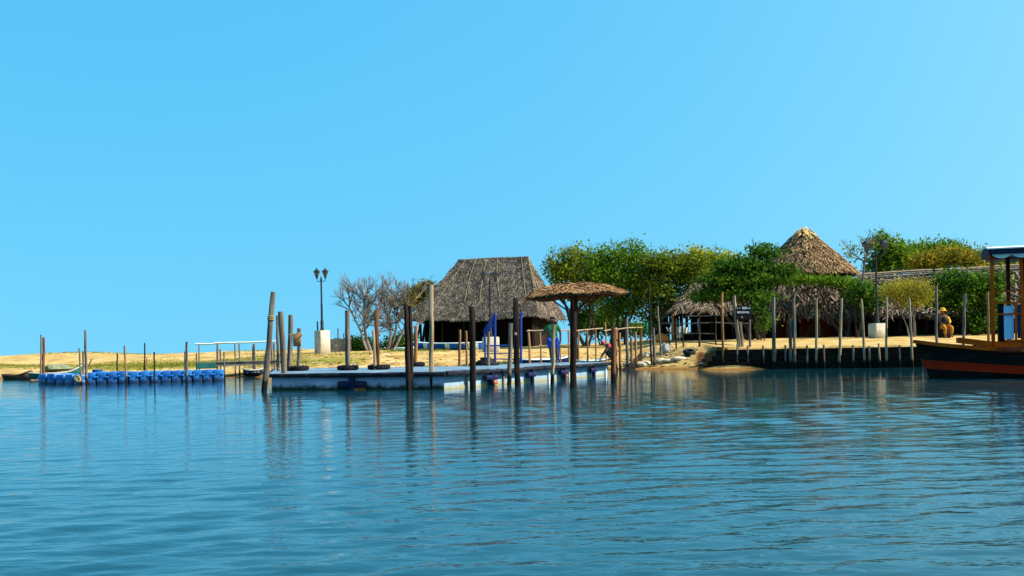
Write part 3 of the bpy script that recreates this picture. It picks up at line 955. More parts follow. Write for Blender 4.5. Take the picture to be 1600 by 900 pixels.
# seams: pale vertical straps on the side, dark ones on the front
def on_edge(px, a, b):
    """Point of edge a-b seen at pixel column px (at z = .25)."""
    best, bt = 1e9, 0
    for k in range(401):
        t = k / 400
        p = a.lerp(b, t)
        X = p.x * F / p.y; Z = (.25 - CAMZ) * F / p.y
        u_ = X * CR - Z * SR
        if abs(u_ + PX - px) < best:
            best, bt = abs(u_ + PX - px), t
    return a.lerp(b, bt)
nBC = Vector((bc.y, -bc.x, 0))
ab = (B_ - A).normalized(); nAB = Vector((ab.y, -ab.x, 0))
for px in (728, 785, 856, 888, 945):
    p = on_edge(px, B_, C_) + nBC * .03
    mb = MB(); mb.beam(p + Vector((0, 0, -.2)), p + Vector((0, 0, .42)), .07, .06, up=nBC)
    mb.build('strap', boat_white if px in (856, 888, 945) else plank_mat, dock, smooth=False)
for px, hw in ((553, .45), (762, .36), (825, .27), (876, .27), (922, .25)):
    a, b, nn_ = (A, B_, nAB) if px < 690 else (B_, C_, nBC)
    dr = ab if px < 690 else bc
    p = on_edge(px, a, b) + nn_ * .13
    zc = .16 if px < 690 else .24
    mb = MB()
    mb.beam(p - dr * hw + Vector((0, 0, zc)), p + dr * hw + Vector((0, 0, zc)), .13, .15 if px > 690 else .20, bev=.03)
    mb.beam(p + nn_ * .02 + Vector((0, 0, -.35)), p + nn_ * .02 + Vector((0, 0, TOP - .10)), .17 if px < 690 else .09, .12, up=nn_, bev=.02)
    f = mb.build('fender', fender_mat, dock)
    if px in (762, 876, 553):
        k = MB(); k.beam(p - dr * (hw * .1) + Vector((0, 0, zc - .15)), p + dr * hw * .95 + Vector((0, 0, zc - .15)), .09, .13, bev=.02)
        k.build('rust_block', rust_mat, f)

GT = 'tyres lying round post feet on the dock'
def post_at(px, d):
    return P(px, 571, d)
for (px, d, lab, rr) in ((543.5, 33.5, 'black tyre round the foot of the brown grey dock post left of the bare trees', .26),
                     (592, 33.5, 'black tyre round the foot of the dark reddish dock post', .28),
                     (650, 37.5, 'black tyre round the foot of the short orange brown post', .24),
                     (467, 34.3, 'black tyre round the foot of the short post with the board', .24)):
    p = P(px, 571, d)
    mb = MB(); mb.torus((p.x, p.y, TOP + .085), rr, .085, 22, 9)
    for k in range(22):
        a = 2 * math.pi * k / 22
        mb.box((p.x + math.cos(a) * (rr + .075), p.y + math.sin(a) * (rr + .075), TOP + .085), (.03, .035, .13), a)
    tag(mb.build('tyre', rubber, None, loc=(p.x, p.y, TOP)), lab, 'tyre', GT)

# small brown board lashed between two posts
a, b = P(457, 522, 34.2), P(470, 541, 34.2)
mb = MB(); mb.box(((a.x + b.x) / 2, 34.28, (a.z + b.z) / 2), (b.x - a.x, .04, a.z - b.z), bev=.012)
t = mb.build('wooden_board', wood_tan, None, loc=(a.x, 34.28, b.z))
tag(t, 'small reddish brown board lashed between two posts on the dock left end', 'board')
mb = MB()
mb.tube([P(452, 523, 34.05), P(470, 521, 34.05), P(472, 524, 34.3)], .025, 6)
mb.build('lashing', straw, t)

# dark heap of rope on the dock
p = P(760, 565, 37.2)
mb = MB()
for k in range(5):
    mb.torus((p.x + random.uniform(-.05, .05), p.y, TOP + .05 + k * .05), .40 - k * .06, .05, 20, 6)
tag(mb.build('rope_coil', rubber, None, loc=(p.x, p.y, TOP)), 'dark coil of rope heaped on the dock below the blue frame', 'rope')

# ------------------------------------------------------------------ rail on the dock
def stick(mb, a, b, r, n_=6, bend=.02, seg=6, r1=None):
    a, b = Vector(a), Vector(b)
    L = (b - a).length
    o = Vector((random.uniform(-1, 1), random.uniform(-.3, .3), random.uniform(-1, 1))) * bend * L
    pts = [a.lerp(b, i / (n_ - 1)) + o * math.sin(math.pi * i / (n_ - 1)) + Vector((0, random.gauss(0, .004), random.gauss(0, .005))) for i in range(n_)]
    mb.tube(pts, [r + ((r1 or r * .9) - r) * i / (n_ - 1) for i in range(n_)], seg, wob=.08)

def rail_thing(name, label, cat, rails, bal, d0, d1, px0, px1, railm, balm, r=.032, rb=.036, zb=None):
    dd = lambda px: d0 + (d1 - d0) * (px - px0) / (px1 - px0)
    base = P((px0 + px1) / 2, 560, (d0 + d1) / 2)
    t = thing(name, label, cat, (base.x, base.y, zb if zb is not None else gz(base.x, base.y)))
    for (xa, ya, xb, yb) in rails:
        mb = MB(); stick(mb, P(xa, ya, dd(xa)), P(xb, yb, dd(xb)), r)
        mb.build('rail', railm, t)
    for (xb, yb, xt, yt, *wd) in bal:
        mb = MB()
        p0 = P(xb, yb, dd(xb))
        z0 = (zb if zb is not None else gz(p0.x, p0.y)) - (.02 if zb is not None else .25)
        p0.z = z0
        stick(mb, p0, P(xt, yt, dd(xt) + .05), wd[0] if wd else rb, 7, .012, 7)
        mb.build('baluster', balm, t)
    return t
rail_thing('pole_railing', 'low pale pole railing on the dock beside the man in the green shirt', 'railing',
           [(823, 517, 856, 516), (842, 540, 890, 538)],
           [(827.5, 561, 825.5, 515, .05), (845, 559, 843.5, 517), (876, 561, 875, 520, .03), (888.5, 562, 888, 516)], 39.5, 40.0, 825, 888, wood_pale, wood_tan, zb=TOP)
rail_thing('pole_railing', 'longer pale pole railing from the thick dark post to the beach, below the thatched parasol', 'railing',
           [(876, 516, 942, 513), (944, 517, 964, 513), (962, 515, 1004, 512)],
           [(904, 561, 904, 516), (918, 561, 917, 515), (931, 560, 930.5, 514), (947, 561, 945.5, 503, .035)], 40.3, 44.5, 876, 1004, wood_pale, wood_tan, zb=TOP)

# stakes and boards retaining the beach edge
gt = thing('stake_revetment', 'row of brown stakes with dark boards holding the sand right of the dock', 'revetment', Gp(985, 46.5))
stk = [(964, 569, 963, 514, 44.0), (970, 567, 968, 520, 44.6), (981, 561, 979, 497, 45.4), (988, 555, 986.5, 527, 46.4), (995, 551, 993, 519, 47.3), (1002, 549, 1001.5, 514, 48.4)]
tops = []
for (xb, yb, xt, yt, d) in stk:
    mb = MB()
    p0 = P(xb, yb, d); p0.z = gz(p0.x, p0.y) - .3
    stick(mb, p0, P(xt, yt, d), .075 if xb == 981 else .06, 7, .012, 8)
    mb.build('stake', wood_tan if xb != 981 else wood_grey, gt)
    tops.append(P(xb, yb, d))
for i in range(len(tops) - 1):
    a, b = tops[i], tops[i + 1]
    za, zb_ = gz(a.x, a.y), gz(b.x, b.y)
    mb = MB()
    mb.beam(Vector((a.x + .03, a.y + .09, za + .26)), Vector((b.x + .03, b.y + .09, zb_ + .26)), .04, .52)
    mb.build('board', wood_dark, gt, smooth=False)

# bamboo fence on the beach, left of the black sign
rail_thing('bamboo_fence', 'dark three rail bamboo fence on the sand in front of the low thatched shelter', 'fence',
           [(1034, 505, 1120, 503), (1118, 504, 1168, 505), (1040, 522, 1115, 521), (1034, 536, 1098, 535), (1098, 535, 1166, 541), (1072, 494, 1135, 492)],
           [(1047, 545, 1045.5, 512), (1057, 548, 1056, 498), (1068, 545, 1066, 492), (1093, 547, 1092, 494, .05), (1119, 546, 1118, 496)], 49.5, 46.5, 1034, 1168, wood_grey, wood_dark, r=.028, rb=.04)

# ------------------------------------------------------------------ timber wall
W0 = Vector((9.05, 44.0 - .12, 0)); W1 = Vector((16.5, 41.4 - .12, 0)); W2 = Vector((30, 41.0 - .12, 0))
tw = thing('timber_wall', 'long black timber retaining wall at the water edge below the sandy bank', 'wall', (12, 42.8, 0))
mb = MB()
for a, b in ((W0, W1), (W1, W2)):
    for k in range(6):
        z = -.45 + k * .235
        L = (b - a).length
        nseg = int(L / 2.4) + 1
        for j in range(nseg):
            off = Vector((0, random.uniform(-.02, .02), 0))
            mb.beam(a.lerp(b, j / nseg) + off + Vector((0, 0, z)), a.lerp(b, (j + .992) / nseg) + off + Vector((0, 0, z + random.uniform(-.01, .01))), .05, .225, bev=.01)
for k, (xa, ya, za, xb, yb, zb_) in enumerate(((9.06, 43.86, .10, 8.22, 44.04, .05), (9.06, 43.87, .30, 8.42, 44.14, .25), (9.06, 43.88, .52, 8.62, 44.22, .46), (9.06, 43.89, .72, 8.80, 44.26, .68))):
    mb.beam((xa, ya, za), (xb, yb, zb_), .05, .21, bev=.01)      # black boards added in place of the shadow at the left end
for a, b in ((W0, W1), (W1, W2)):
    mb.beam(a + Vector((0, .045, .15)), b + Vector((0, .045, .15)), .03, 1.3)
mb.build('planking', wood_black, tw, smooth=False)
for px, yt in ((1152, 538), (1168, 541), (1192, 541), (1227, 540), (1261, 540), (1287, 539), (1333, 540), (1358, 541), (1373, 537), (1405, 540), (1440, 540), (1480, 540)):
    x = (px - 800) / 1600 * 42.5
    y = lerp([9.05, 16.5, 30], [43.88, 41.28, 40.88], x) - .10
    p = P(px, yt, y)
    mb = MB(); stick(mb, (p.x + random.uniform(-.05, .05), y - .02, -.6), (p.x, y, p.z + .02), .045, 6, .01, 7)
    mb.build('stake', wood_grey if px != 1373 else wood_pale, tw)

# ------------------------------------------------------------------ sign
d = 44.3
sg = thing('sign_board', 'small black notice board with white lettering on a post by the timber wall', 'sign', Gp(1171, d))
a, b = P(1150, 479, d), P(1173.5, 499, d)
mb = MB(); mb.box(((a.x + b.x) / 2, d, (a.z + b.z) / 2), (b.x - a.x, .035, a.z - b.z), bev=.006)
bd = mb.build('board', board_black, sg, smooth=False)
mb = MB()
yy = d - .0215
def mark(px, py, wpx, hpx):
    c = P(px, py, yy); k = MB(); k.box(c, (wpx * d / F, .006, hpx * d / F)); k.build('letter', paint_white, bd, smooth=False)
mark(1152.2, 481.6, 2.4, .9); mark(1156.3, 481.5, .9, 1.6)
for px in (1160.2, 1161.9, 1163.5, 1165.1, 1166.5):     # illegible short word
    mark(px, 481.2 + random.uniform(-.2, .2), .9, 3.6)
mark(1163, 480.0, 6, .5); mark(1170.3, 481.7, 4.2, 1.1)
for k in range(11):                                       # illegible long word, letters of uneven height
    px = 1152.3 + k * 1.72
    mark(px, 488.0, .85, random.uniform(2.4, 3.6))
    if k % 2 == 0:
        mark(px + .7, 487.2 + random.uniform(-.8, 1.5), 1.0, .55)
mark(1159.5, 495.6, 1.5, 1.9)
mb = MB(); p0 = P(1172, 560, d + .06); stick(mb, (p0.x, d + .06, gz(p0.x, d) - 1.0), P(1171, 478, d + .06), .055, 6, .008, 8)
mb.build('pole', wood_grey, sg)

# ------------------------------------------------------------------ street lamps
def lamp(label, px, d, py_base, py_ped, py_top, side, rot, ltop, arm, lan):
    base = P(px, py_base, d)
    base.z = min(base.z, gz(base.x, base.y) + .02) if False else gz(base.x, base.y)
    t = thing('street_lamp', label, 'street lamp', base, 'twin lantern lamps on the shore')
    x, y, z = base
    zp = P(px, py_ped, d).z
    mb = MB(); mb.box((x, y, (z - .1 + zp) / 2), (side, side, zp - z + .1), rot, bev=.03)
    mb.box((x, y, zp + .012), (side * .92, side * .92, .03), rot, bev=.01)
    mb.build('pedestal', concrete, t)
    zt = P(px, py_top, d).z
    mb = MB()
    mb.lathe((x, y, 0), [(.11, zp + .028), (.11, zp + .12), (.085, zp + .2), (.095, zp + .5), (.065, zp + .62), (.056, zp + 1.4), (.07, zp + 1.45), (.052, zp + 1.52), (.045, zt - .1), (.06, zt - .06), (.06, zt), (.02, zt + .16), (.004, zt + .24)], 12)
    mb.build('post', iron, t)
    for s_ in (-1, 1):
        c = Vector((x + s_ * arm, y, zt + .10))
        mb = MB()
        pts = [Vector((x, y, zt - .05)), Vector((x + s_ * arm * .5, y, zt - .12)), Vector((x + s_ * arm * .9, y, zt - .07)), c + Vector((0, 0, .02))]
        mb.tube(pts, .02, 7)
        mb.build('arm', iron, t)
        k = lan
        mb = MB()
        mb.lathe(c, [(.02 * k, 0), (.05 * k, .02 * k), (.05 * k, .05 * k), (.16 * k, .33 * k), (.17 * k, .35 * k)], 6)
        ln = mb.build('lantern', lamp_glass, t, smooth=False)
        mb = MB()
        mb.lathe(c, [(.16 * k, .352 * k), (.215 * k, .36 * k), (.20 * k, .40 * k), (.09 * k, .50 * k), (.03 * k, .53 * k), (.03 * k, .58 * k), (.004 * k, .64 * k)], 6)
        mb.build('cap', iron, ln, smooth=False)
        mb = MB()
        for q in range(6):
            a = 2 * math.pi * q / 6
            mb.tube([c + Vector((math.cos(a) * .052 * k, math.sin(a) * .052 * k, .05 * k)), c + Vector((math.cos(a) * .168 * k, math.sin(a) * .168 * k, .35 * k))], .013 * k, 5)
        mb.lathe(c, [(.03 * k, -.05 * k), (.062 * k, -.02 * k), (.065 * k, .048 * k), (.04 * k, .052 * k)], 6)
        mb.build('cage', iron, ln)
    return t
lamp('twin lantern street lamp on a cream pedestal, against open sky left of the bare trees', 504, 58, 551, 517, 437, .66, math.radians(42), 0, .24, .95)
lamp('twin lantern street lamp in front of the big thatched roof', 767, 57, 545, 527, 441, .80, math.radians(15), 0, .33, 1.0)
lamp('twin lantern street lamp on a concrete block right of the tall conical hut', 1371, 49.5, 529, 506, 397, .62, math.radians(18), 0, .42, 1.12)

# ------------------------------------------------------------------ big thatched hut
HD = 69.5
hc = Gp(768, HD)
hc = Vector((P(766, 545, HD).x, HD + 1.2, 1.02))
hut = thing('thatched_hut', 'big open sided hut with steep grey hipped thatch roof behind the dock', 'hut', hc)
th = math.radians(-17)
ex = Vector((math.cos(th), math.sin(th), 0)); ey = Vector((-math.sin(th), math.cos(th), 0))
Lh, Wh = 8.9, 7.4
zE = P(740, 496, HD - 2.5).z; zR = P(766, 404, HD + 1).z
fl = hc + ex * (-Lh / 2) + ey * (-Wh / 2); fr = hc + ex * (Lh / 2) + ey * (-Wh / 2)
bl = hc + ex * (-Lh / 2) + ey * (Wh / 2); br = hc + ex * (Lh / 2) + ey * (Wh / 2)
rl = hc + ex * (-2.15); rr_ = hc + ex * 2.75
def face(a, b, c, d_, ze=zE, zr=zR):
    def fn(u, t):
        p = a.lerp(b, u).lerp(d_.lerp(c, u), t)
        s_ = 1.06 * t - .06 * t * t
        sag = .10 * math.sin(u * math.pi) * (1 - t)
        return Vector((p.x, p.y, ze + (zr - ze) * s_ - sag + .05 * math.sin(u * 9 + t * 5)))
    return fn
pf = [patch(face(fl, fr, rr_, rl), 84, None, (.24, .045), lift=.06, jit=1.5), patch(face(fr, br, rr_, rr_ + Vector((.02, 0, 0))), 76, None, (.24, .045), lift=.06, jit=1.5),
      patch(face(bl, fl, rl, rl + Vector((.02, 0, 0))), 40, None, (.26, .11), lift=.08, jit=.75), patch(face(br, bl, rl, rr_), 14, None, (.6, .14))]
roof = roof_part('roof', pf, thatch_grey, hut)
# ridge bundle and the slender sticks that hold the thatch down
mb = MB(); stick(mb, Vector((rl.x - .1, rl.y, zR - .04)), Vector((rr_.x + .1, rr_.y, zR - .04)), .11, 8, .004)
mb.build('ridge_pole', wood_grey, roof)
ff = face(fl, fr, rr_, rl)
for u0, u1 in ((.14, .10), (.42, .26), (.55, .42), (.74, .57), (.93, .92)):
    mb = MB()
    mb.tube([Vector(ff(u0 + (u1 - u0) * (.25 + .75 * t / 7), .28 + .72 * t / 7)) + Vector((-.02, -.06, .05)) for t in range(8)], .015, 5)
    mb.build('holding_stick', straw, roof)
fs_ = face(fr, br, rr_, rr_ + Vector((.02, 0, 0)))
for u0 in (.02, .12, .3):
    mb = MB()
    mb.tube([Vector(fs_(u0, .45 + .55 * t / 7)) + Vector((.05, -.04, .06)) for t in range(8)], .022, 5)
    mb.build('holding_stick', straw, roof)
# posts, dark lattice walls, beams
for i in range(6):
    for sgn in (-1, 1):
        p = hc + ex * (-Lh / 2 + .55 + i * (Lh - 1.1) / 5) + ey * (sgn * (Wh / 2 - .6))
        mb = MB(); stick(mb, (p.x, p.y, gz(p.x, p.y) - .2), (p.x, p.y, zE + .45), .08, 6, .01, 8)
        mb.build('post', wood_dark, hut)
mb = MB()
for sgn in (-1, 1):
    a = hc + ex * (-Lh / 2 + .4) + ey * (sgn * (Wh / 2 - .6)); b = hc + ex * (Lh / 2 - .4) + ey * (sgn * (Wh / 2 - .6))
    stick(mb, Vector((a.x, a.y, zE + .18)), Vector((b.x, b.y, zE + .18)), .07)
mb.build('eave_beam', wood_dark, hut)
mb = MB()
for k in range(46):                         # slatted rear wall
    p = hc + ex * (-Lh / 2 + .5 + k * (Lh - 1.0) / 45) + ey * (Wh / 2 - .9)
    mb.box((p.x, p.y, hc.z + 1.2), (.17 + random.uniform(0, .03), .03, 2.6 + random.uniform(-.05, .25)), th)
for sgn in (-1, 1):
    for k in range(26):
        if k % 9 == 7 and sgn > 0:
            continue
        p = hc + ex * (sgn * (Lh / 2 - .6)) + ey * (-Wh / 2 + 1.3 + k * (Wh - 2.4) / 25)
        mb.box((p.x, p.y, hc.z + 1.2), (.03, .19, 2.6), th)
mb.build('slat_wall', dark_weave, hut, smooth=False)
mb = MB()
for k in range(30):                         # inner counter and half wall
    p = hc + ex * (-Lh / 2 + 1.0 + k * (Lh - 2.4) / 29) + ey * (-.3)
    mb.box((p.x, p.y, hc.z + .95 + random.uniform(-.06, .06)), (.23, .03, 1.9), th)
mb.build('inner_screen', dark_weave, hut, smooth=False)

# ------------------------------------------------------------------ thatched parasol
PD = 47.5
pc = Gp(899, PD)
par = thing('thatched_parasol', 'wide flat thatched parasol on one thick dark pole beside the big hut', 'parasol', pc)
zr0, zr1 = P(900, 461, PD).z, P(900, 444, PD).z
PR = 76 * PD / F
def cone_fn(c, r0, z0, r1, z1, tilt=0.0, wav=.05, conv=0.0):
    def fn(u, t):
        a = 2 * math.pi * u
        r = r0 + (r1 - r0) * t
        r *= 1 + wav * math.sin(a * 5 + 1) * .3 * (1 - t)
        z = z0 + (z1 - z0) * (t + conv * t * (1 - t)) + wav * .6 * math.sin(a * 7 + 2) * (1 - t) + tilt * math.cos(a) * (1 - t)
        return Vector((c.x + math.cos(a) * r, c.y + math.sin(a) * r, z))
    return fn
q = patch(cone_fn(pc, PR, zr0, .15, zr1, tilt=.08, conv=1.1, wav=.08), 24, lambda t: 6.28 * PR * (1.02 - t), (.24, .05), nu=36, lift=.07, jit=.8)
prf = roof_part('roof', [q], thatch_rust, par)
mb = MB(); stick(mb, pc + Vector((0, 0, -.3)), (pc.x, pc.y, zr1 - .12), .17, 8, .008, 10, .15)
mb.build('pole', wood_dark, par)
mb = MB()
for k in range(10):
    a = 2 * math.pi * k / 10 + .2
    mb.tube([Vector((pc.x + math.cos(a) * .13, pc.y + math.sin(a) * .13, zr0 - .85)), Vector((pc.x + math.cos(a) * PR * .62, pc.y + math.sin(a) * PR * .62, zr0 + .03))], .035, 6)
    mb.tube([Vector((pc.x, pc.y, zr1 - .25)), Vector((pc.x + math.cos(a + .3) * PR * .95, pc.y + math.sin(a + .3) * PR * .95, zr0 - .06))], .028, 6)
mb.torus((pc.x, pc.y, zr0 - .02), PR * .62, .03, 30, 6)
mb.build('strut_frame', wood_red, par)

# ------------------------------------------------------------------ low thatched shelter
SD = 57.0
sc = Vector((P(1130, 530, SD).x, SD + 2.2, 0)); sc.z = gz(sc.x, sc.y)
sh = thing('thatched_shelter', 'low dark open shelter with ragged leaf thatch sloping left, under the spreading dark tree', 'shelter', sc)
zE2 = P(1055, 487, SD).z; zR2 = P(1120, 432, SD + 2).z
a1 = Vector((P(1049, 487, SD).x, SD - .6, 0)); b1 = Vector((P(1232, 487, SD).x, SD - .9, 0))
a2 = a1 + Vector((0, 5.6, 0)); b2 = b1 + Vector((0, 5.6, 0))
c1 = Vector((P(1100, 432, SD + 2).x, SD + 2.2, 0)); c2 = Vector((P(1215, 432, SD + 2).x, SD + 2.2, 0))
pf = [patch(face(a1, b1, c2, c1, zE2, zR2), 24, None, (.45, .065), lift=.12, jit=.6), patch(face(a2, a1, c1, c1 + Vector((0, .02, 0)), zE2, zR2), 24, None, (.45, .065), lift=.12, jit=.6),
      patch(face(b2, a2, c1, c2, zE2, zR2), 10, None, (.6, .2))]
roof_part('roof', pf, thatch_leafy, sh)
for px, dd in ((1052, 0), (1081, .2), (1112, 0), (1145, .1), (1180, 0)):
    for k in (0, 4.6):
        p = P(px, 520, SD + dd); p.y += k
        mb = MB(); stick(mb, (p.x, p.y, gz(p.x, p.y) - .2), (p.x, p.y, zE2 + .15), .075, 6, .012, 7)
        mb.build('post', wood_tan if px == 1052 and k == 0 else wood_dark, sh)
mb = MB()
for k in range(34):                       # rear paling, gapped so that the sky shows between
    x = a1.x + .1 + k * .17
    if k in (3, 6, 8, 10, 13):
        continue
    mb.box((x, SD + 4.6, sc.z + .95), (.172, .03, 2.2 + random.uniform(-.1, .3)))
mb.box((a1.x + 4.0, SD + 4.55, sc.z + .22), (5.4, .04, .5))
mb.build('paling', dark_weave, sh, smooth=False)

# ------------------------------------------------------------------ conical hut
CD = 61.0
cc = Vector((P(1262, 528, CD).x, CD, 0)); cc.z = gz(cc.x, cc.y)
ch = thing('conical_hut', 'tall conical thatched hut with a pale leaf cap rising above the trees', 'hut', cc)
apx = P(1254, 359, CD).z; mid = P(1262, 430, CD).z
ax = P(1254, 359, CD).x
def cfn(u, t):
    p = cone_fn(cc, 2.95, mid, .12, apx, wav=.06, conv=.10)(u, t)
    p.x += (ax - cc.x) * t
    return p
roof = roof_part('roof', [patch(cfn, 38, lambda t: 6.28 * 2.95 * (1.03 - t), (.30, .075), nu=36, lift=.10, jit=.9)], thatch_tan, ch)
q = patch(lambda u, t: cfn(.66 + .28 * u, .83 + .17 * t) + Vector((0, -.05, .09)), 6, lambda t: 2.2 * (1.05 - t), (.5, .16), nu=8, lift=.1, jit=.5)
capo = roof_part('ridge_cap', [q], cap_mat, ch)
# skirt roof of loose hanging leaves
zs0, zs1 = P(1262, 494, 57).z, P(1262, 434, 58).z
roof_part('skirt_roof', [patch(cone_fn(cc, 4.3, zs0, 2.8, zs1, wav=.2, conv=.25), 19, lambda t: 6.28 * (4.3 - 1.5 * t), (.55, .085), nu=36, lift=.2, jit=.6)], thatch_leafy, ch)
mb = MB()
for k in range(64):
    a = 2 * math.pi * k / 64
    if k % 13 == 4:
        continue
    r = 2.9
    mb.box((cc.x + math.cos(a) * r, cc.y + math.sin(a) * r, cc.z + 1.35), (.04, .26, 2.9 + random.uniform(-.1, .1)), a)
mb.build('wall', red_wall, ch, smooth=False)
for k in range(14):
    a = 2 * math.pi * k / 14 + .1
    mb = MB(); stick(mb, (cc.x + math.cos(a) * 3.8, cc.y + math.sin(a) * 3.8, cc.z - .25), (cc.x + math.cos(a) * 3.7, cc.y + math.sin(a) * 3.7, zs0 + .45), .07, 6, .015, 7)
    mb.build('post', wood_red, ch)

# ------------------------------------------------------------------ long thatched shed
LD = 57.5
l0 = P(1338, 432, LD); l1 = P(1600, 416, LD); k_ = (l1 - l0) / (l1.x - l0.x)
l1 = l1 + k_ * 6
ls = thing('long_thatched_shed', 'long shed with weathered leaf thatch and bare grey ridge poles behind the bushes', 'shed', (l0.x + 4, LD, gz(l0.x + 4, LD)))
def shed_fn(sgn):
    def fn(u, t):
        p = l0.lerp(l1, u)
        y = p.y + sgn * 3.2 * (1 - t)
        z = p.z - (1 - t) * 2.35 + .12 * math.sin(u * 23) * (1 - t) + .05 * math.sin(u * 51)
        return Vector((p.x, y, z - .12))
    return fn
roof = roof_part('roof', [patch(shed_fn(-1), 16, None, (.6, .13), nu=30, lift=.2, jit=.6), patch(shed_fn(1), 8, None, (.6, .2), nu=20)], thatch_leafy, ls)
for dz, dy, r in ((.10, -.02, .07), (-.12, -.32, .06), (-.30, -.52, .06), (-.02, -.2, .05)):
    for j in range(4):
        a, b = l0.lerp(l1, j / 4), l0.lerp(l1, (j + 1.06) / 4)
        mb = MB(); stick(mb, a + Vector((0, dy, dz + random.uniform(-.03, .03))), b + Vector((0, dy, dz + random.uniform(-.03, .03))), r, 7, .006)
        mb.build('ridge_pole', wood_grey if dz != .10 else wood_pale, roof)
for j in range(12):
    p = l0.lerp(l1, j / 11)
    for dy in (-2.7, 2.6):
        mb = MB(); stick(mb, (p.x, p.y + dy, gz(p.x, p.y + dy) - .2), (p.x, p.y + dy, p.z - 1.9), .07, 6, .01, 7)
        mb.build('post', wood_dark, ls)
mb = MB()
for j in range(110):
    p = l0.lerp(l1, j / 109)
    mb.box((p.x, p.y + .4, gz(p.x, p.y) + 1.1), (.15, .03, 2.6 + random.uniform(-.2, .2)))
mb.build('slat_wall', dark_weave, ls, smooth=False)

# ------------------------------------------------------------------ trees
GTR = 'leafy trees behind the huts'
tree('leafy_tree', 'olive brown tree with bare twigs at its left, beside the big thatched roof', 63, 905,
     [(872, 420, 20, 22), (902, 405, 26, 18), (898, 440, 36, 24), (930, 425, 22, 24), (925, 462, 24, 20)], leaf_mixed, 6000, .17, bark_dark, 4, GTR, spray=5)
tree('leafy_tree', 'dense green tree with rounded crown behind the thatched parasol', 61, 968,
     [(948, 404, 24, 17), (985, 400, 26, 17), (962, 438, 34, 26), (1000, 436, 26, 26), (985, 476, 24, 18), (952, 478, 18, 14)], leaf_green, 7500, .17, bark_dark, 5, GTR, spray=2)
tree('leafy_tree', 'olive and dark green tree left of the low shelter, tallest pole before it', 60, 1035,
     [(1028, 416, 28, 16), (1012, 450, 18, 22), (1050, 420, 28, 22), (1040, 460, 28, 20), (1075, 422, 26, 24), (1018, 492, 14, 12)], leaf_mixed, 7000, .17, bark_dark, 4, GTR, spray=2)
tree('leafy_tree', 'sunlit yellow green tree top rising above the low shelter', 68, 1100,
     [(1092, 407, 30, 18), (1125, 412, 28, 16), (1100, 435, 40, 20)], leaf_bright, 5200, .17, bark_dark, 3, GTR, spray=1)
tree('spreading_tree', 'dark green tree with flat spreading layers over the low shelter and conical hut', 54, 1180,
     [(1160, 415, 38, 13), (1195, 394, 18, 9), (1130, 440, 36, 10), (1178, 438, 42, 11), (1150, 457, 36, 8), (1218, 424, 26, 9), (1110, 462, 26, 7), (1186, 462, 22, 6, -1)], leaf_deep, 9000, .17, bark_dark, 4, GTR, spray=1, flat=.55, r0=.13)
tree('spreading_tree', 'low flat green boughs lying across the foot of the conical roof', 56.0, 1330,
     [(1235, 435, 30, 5), (1275, 437, 34, 4), (1315, 441, 26, 5), (1347, 450, 14, 7)], leaf_green, 2300, .16, bark_dark, 3, GTR, flat=.5)
tree('bush', 'dark green leafy bush hanging beside the black sign', 52.5, 1195,
     [(1188, 480, 8, 9), (1195, 500, 7, 12)], leaf_deep, 420, .16, bark_dark, 3, cat='bush', r0=.03, clump=.18)
tree('leafy_tree', 'small dark tree with leaning stem left of the right hand lamp', 54, 1343,
     [(1340, 455, 14, 10), (1364, 462, 14, 12), (1352, 474, 9, 9)], leaf_deep, 1500, .16, bark_dark, 2, GTR, r0=.07)
tree('leafy_tree', 'bright green tree right behind the right hand lamp head, tallest beside the conical hut', 66, 1385,
     [(1376, 378, 18, 11), (1392, 392, 24, 16), (1412, 402, 22, 16), (1375, 415, 24, 14)], leaf_green, 4200, .18, bark_dark, 3, GTR, spray=2)
tree('leafy_tree', 'green tree behind the long shed above the orange tinged crown', 68, 1455,
     [(1440, 396, 26, 14), (1470, 388, 26, 9), (1495, 394, 20, 10), (1420, 410, 24, 14)], leaf_green, 4000, .18, bark_dark, 3, GTR, spray=1)
tree('leafy_tree', 'orange tinged rounded tree just above the ridge of the long shed', 62, 1480,
     [(1452, 408, 26, 10), (1485, 403, 30, 12), (1515, 408, 14, 9)], leaf_orange, 4200, .16, bark_dark, 3, GTR, shell=.45)
tree('leafy_tree', 'small dark green tree top peeping up left of the boat roof', 66, 1538,
     [(1537, 400, 9, 9), (1545, 415, 20, 9), (1575, 414, 24, 8)], leaf_mixed, 1900, .18, bark_dark, 2, GTR)
tree('feathery_tree', 'feathery yellow green tree with flat crown in front of the long shed', 51, 1425,
     [(1418, 448, 30, 10), (1396, 458, 20, 8), (1440, 460, 16, 10), (1425, 470, 24, 9)], leaf_yellow, 5200, .10, bark_grey, 3, None, r0=.045, flat=.8, clump=.2, aspect=.4)
tree('climbing_bush', 'dense dark green leafy bush covering the long shed left of the boat cabin', 53.0, 1515,
     [(1490, 440, 28, 14), (1475, 462, 18, 14), (1525, 445, 28, 15), (1545, 470, 22, 20), (1500, 468, 22, 14), (1535, 502, 24, 13), (1560, 440, 16, 12)], leaf_deep, 6000, .17, bark_dark, 4, None, cat='bush', r0=.05)

tree('bush', 'dark bushy undergrowth among the trunks behind the dock railing, right of the parasol pole', 64, 945, [(912, 502, 12, 16), (930, 503, 16, 15), (952, 508, 18, 14), (974, 512, 12, 10)], leaf_deep, 4200, .16, bark_dark, 7, cat='bush', r0=.05)
tree('bush', 'low dark green bush behind the stake revetment and tallest pole', 64, 1010, [(1000, 514, 14, 8), (1022, 516, 14, 8)], leaf_green, 1500, .15, bark_dark, 5, cat='bush', r0=.04)
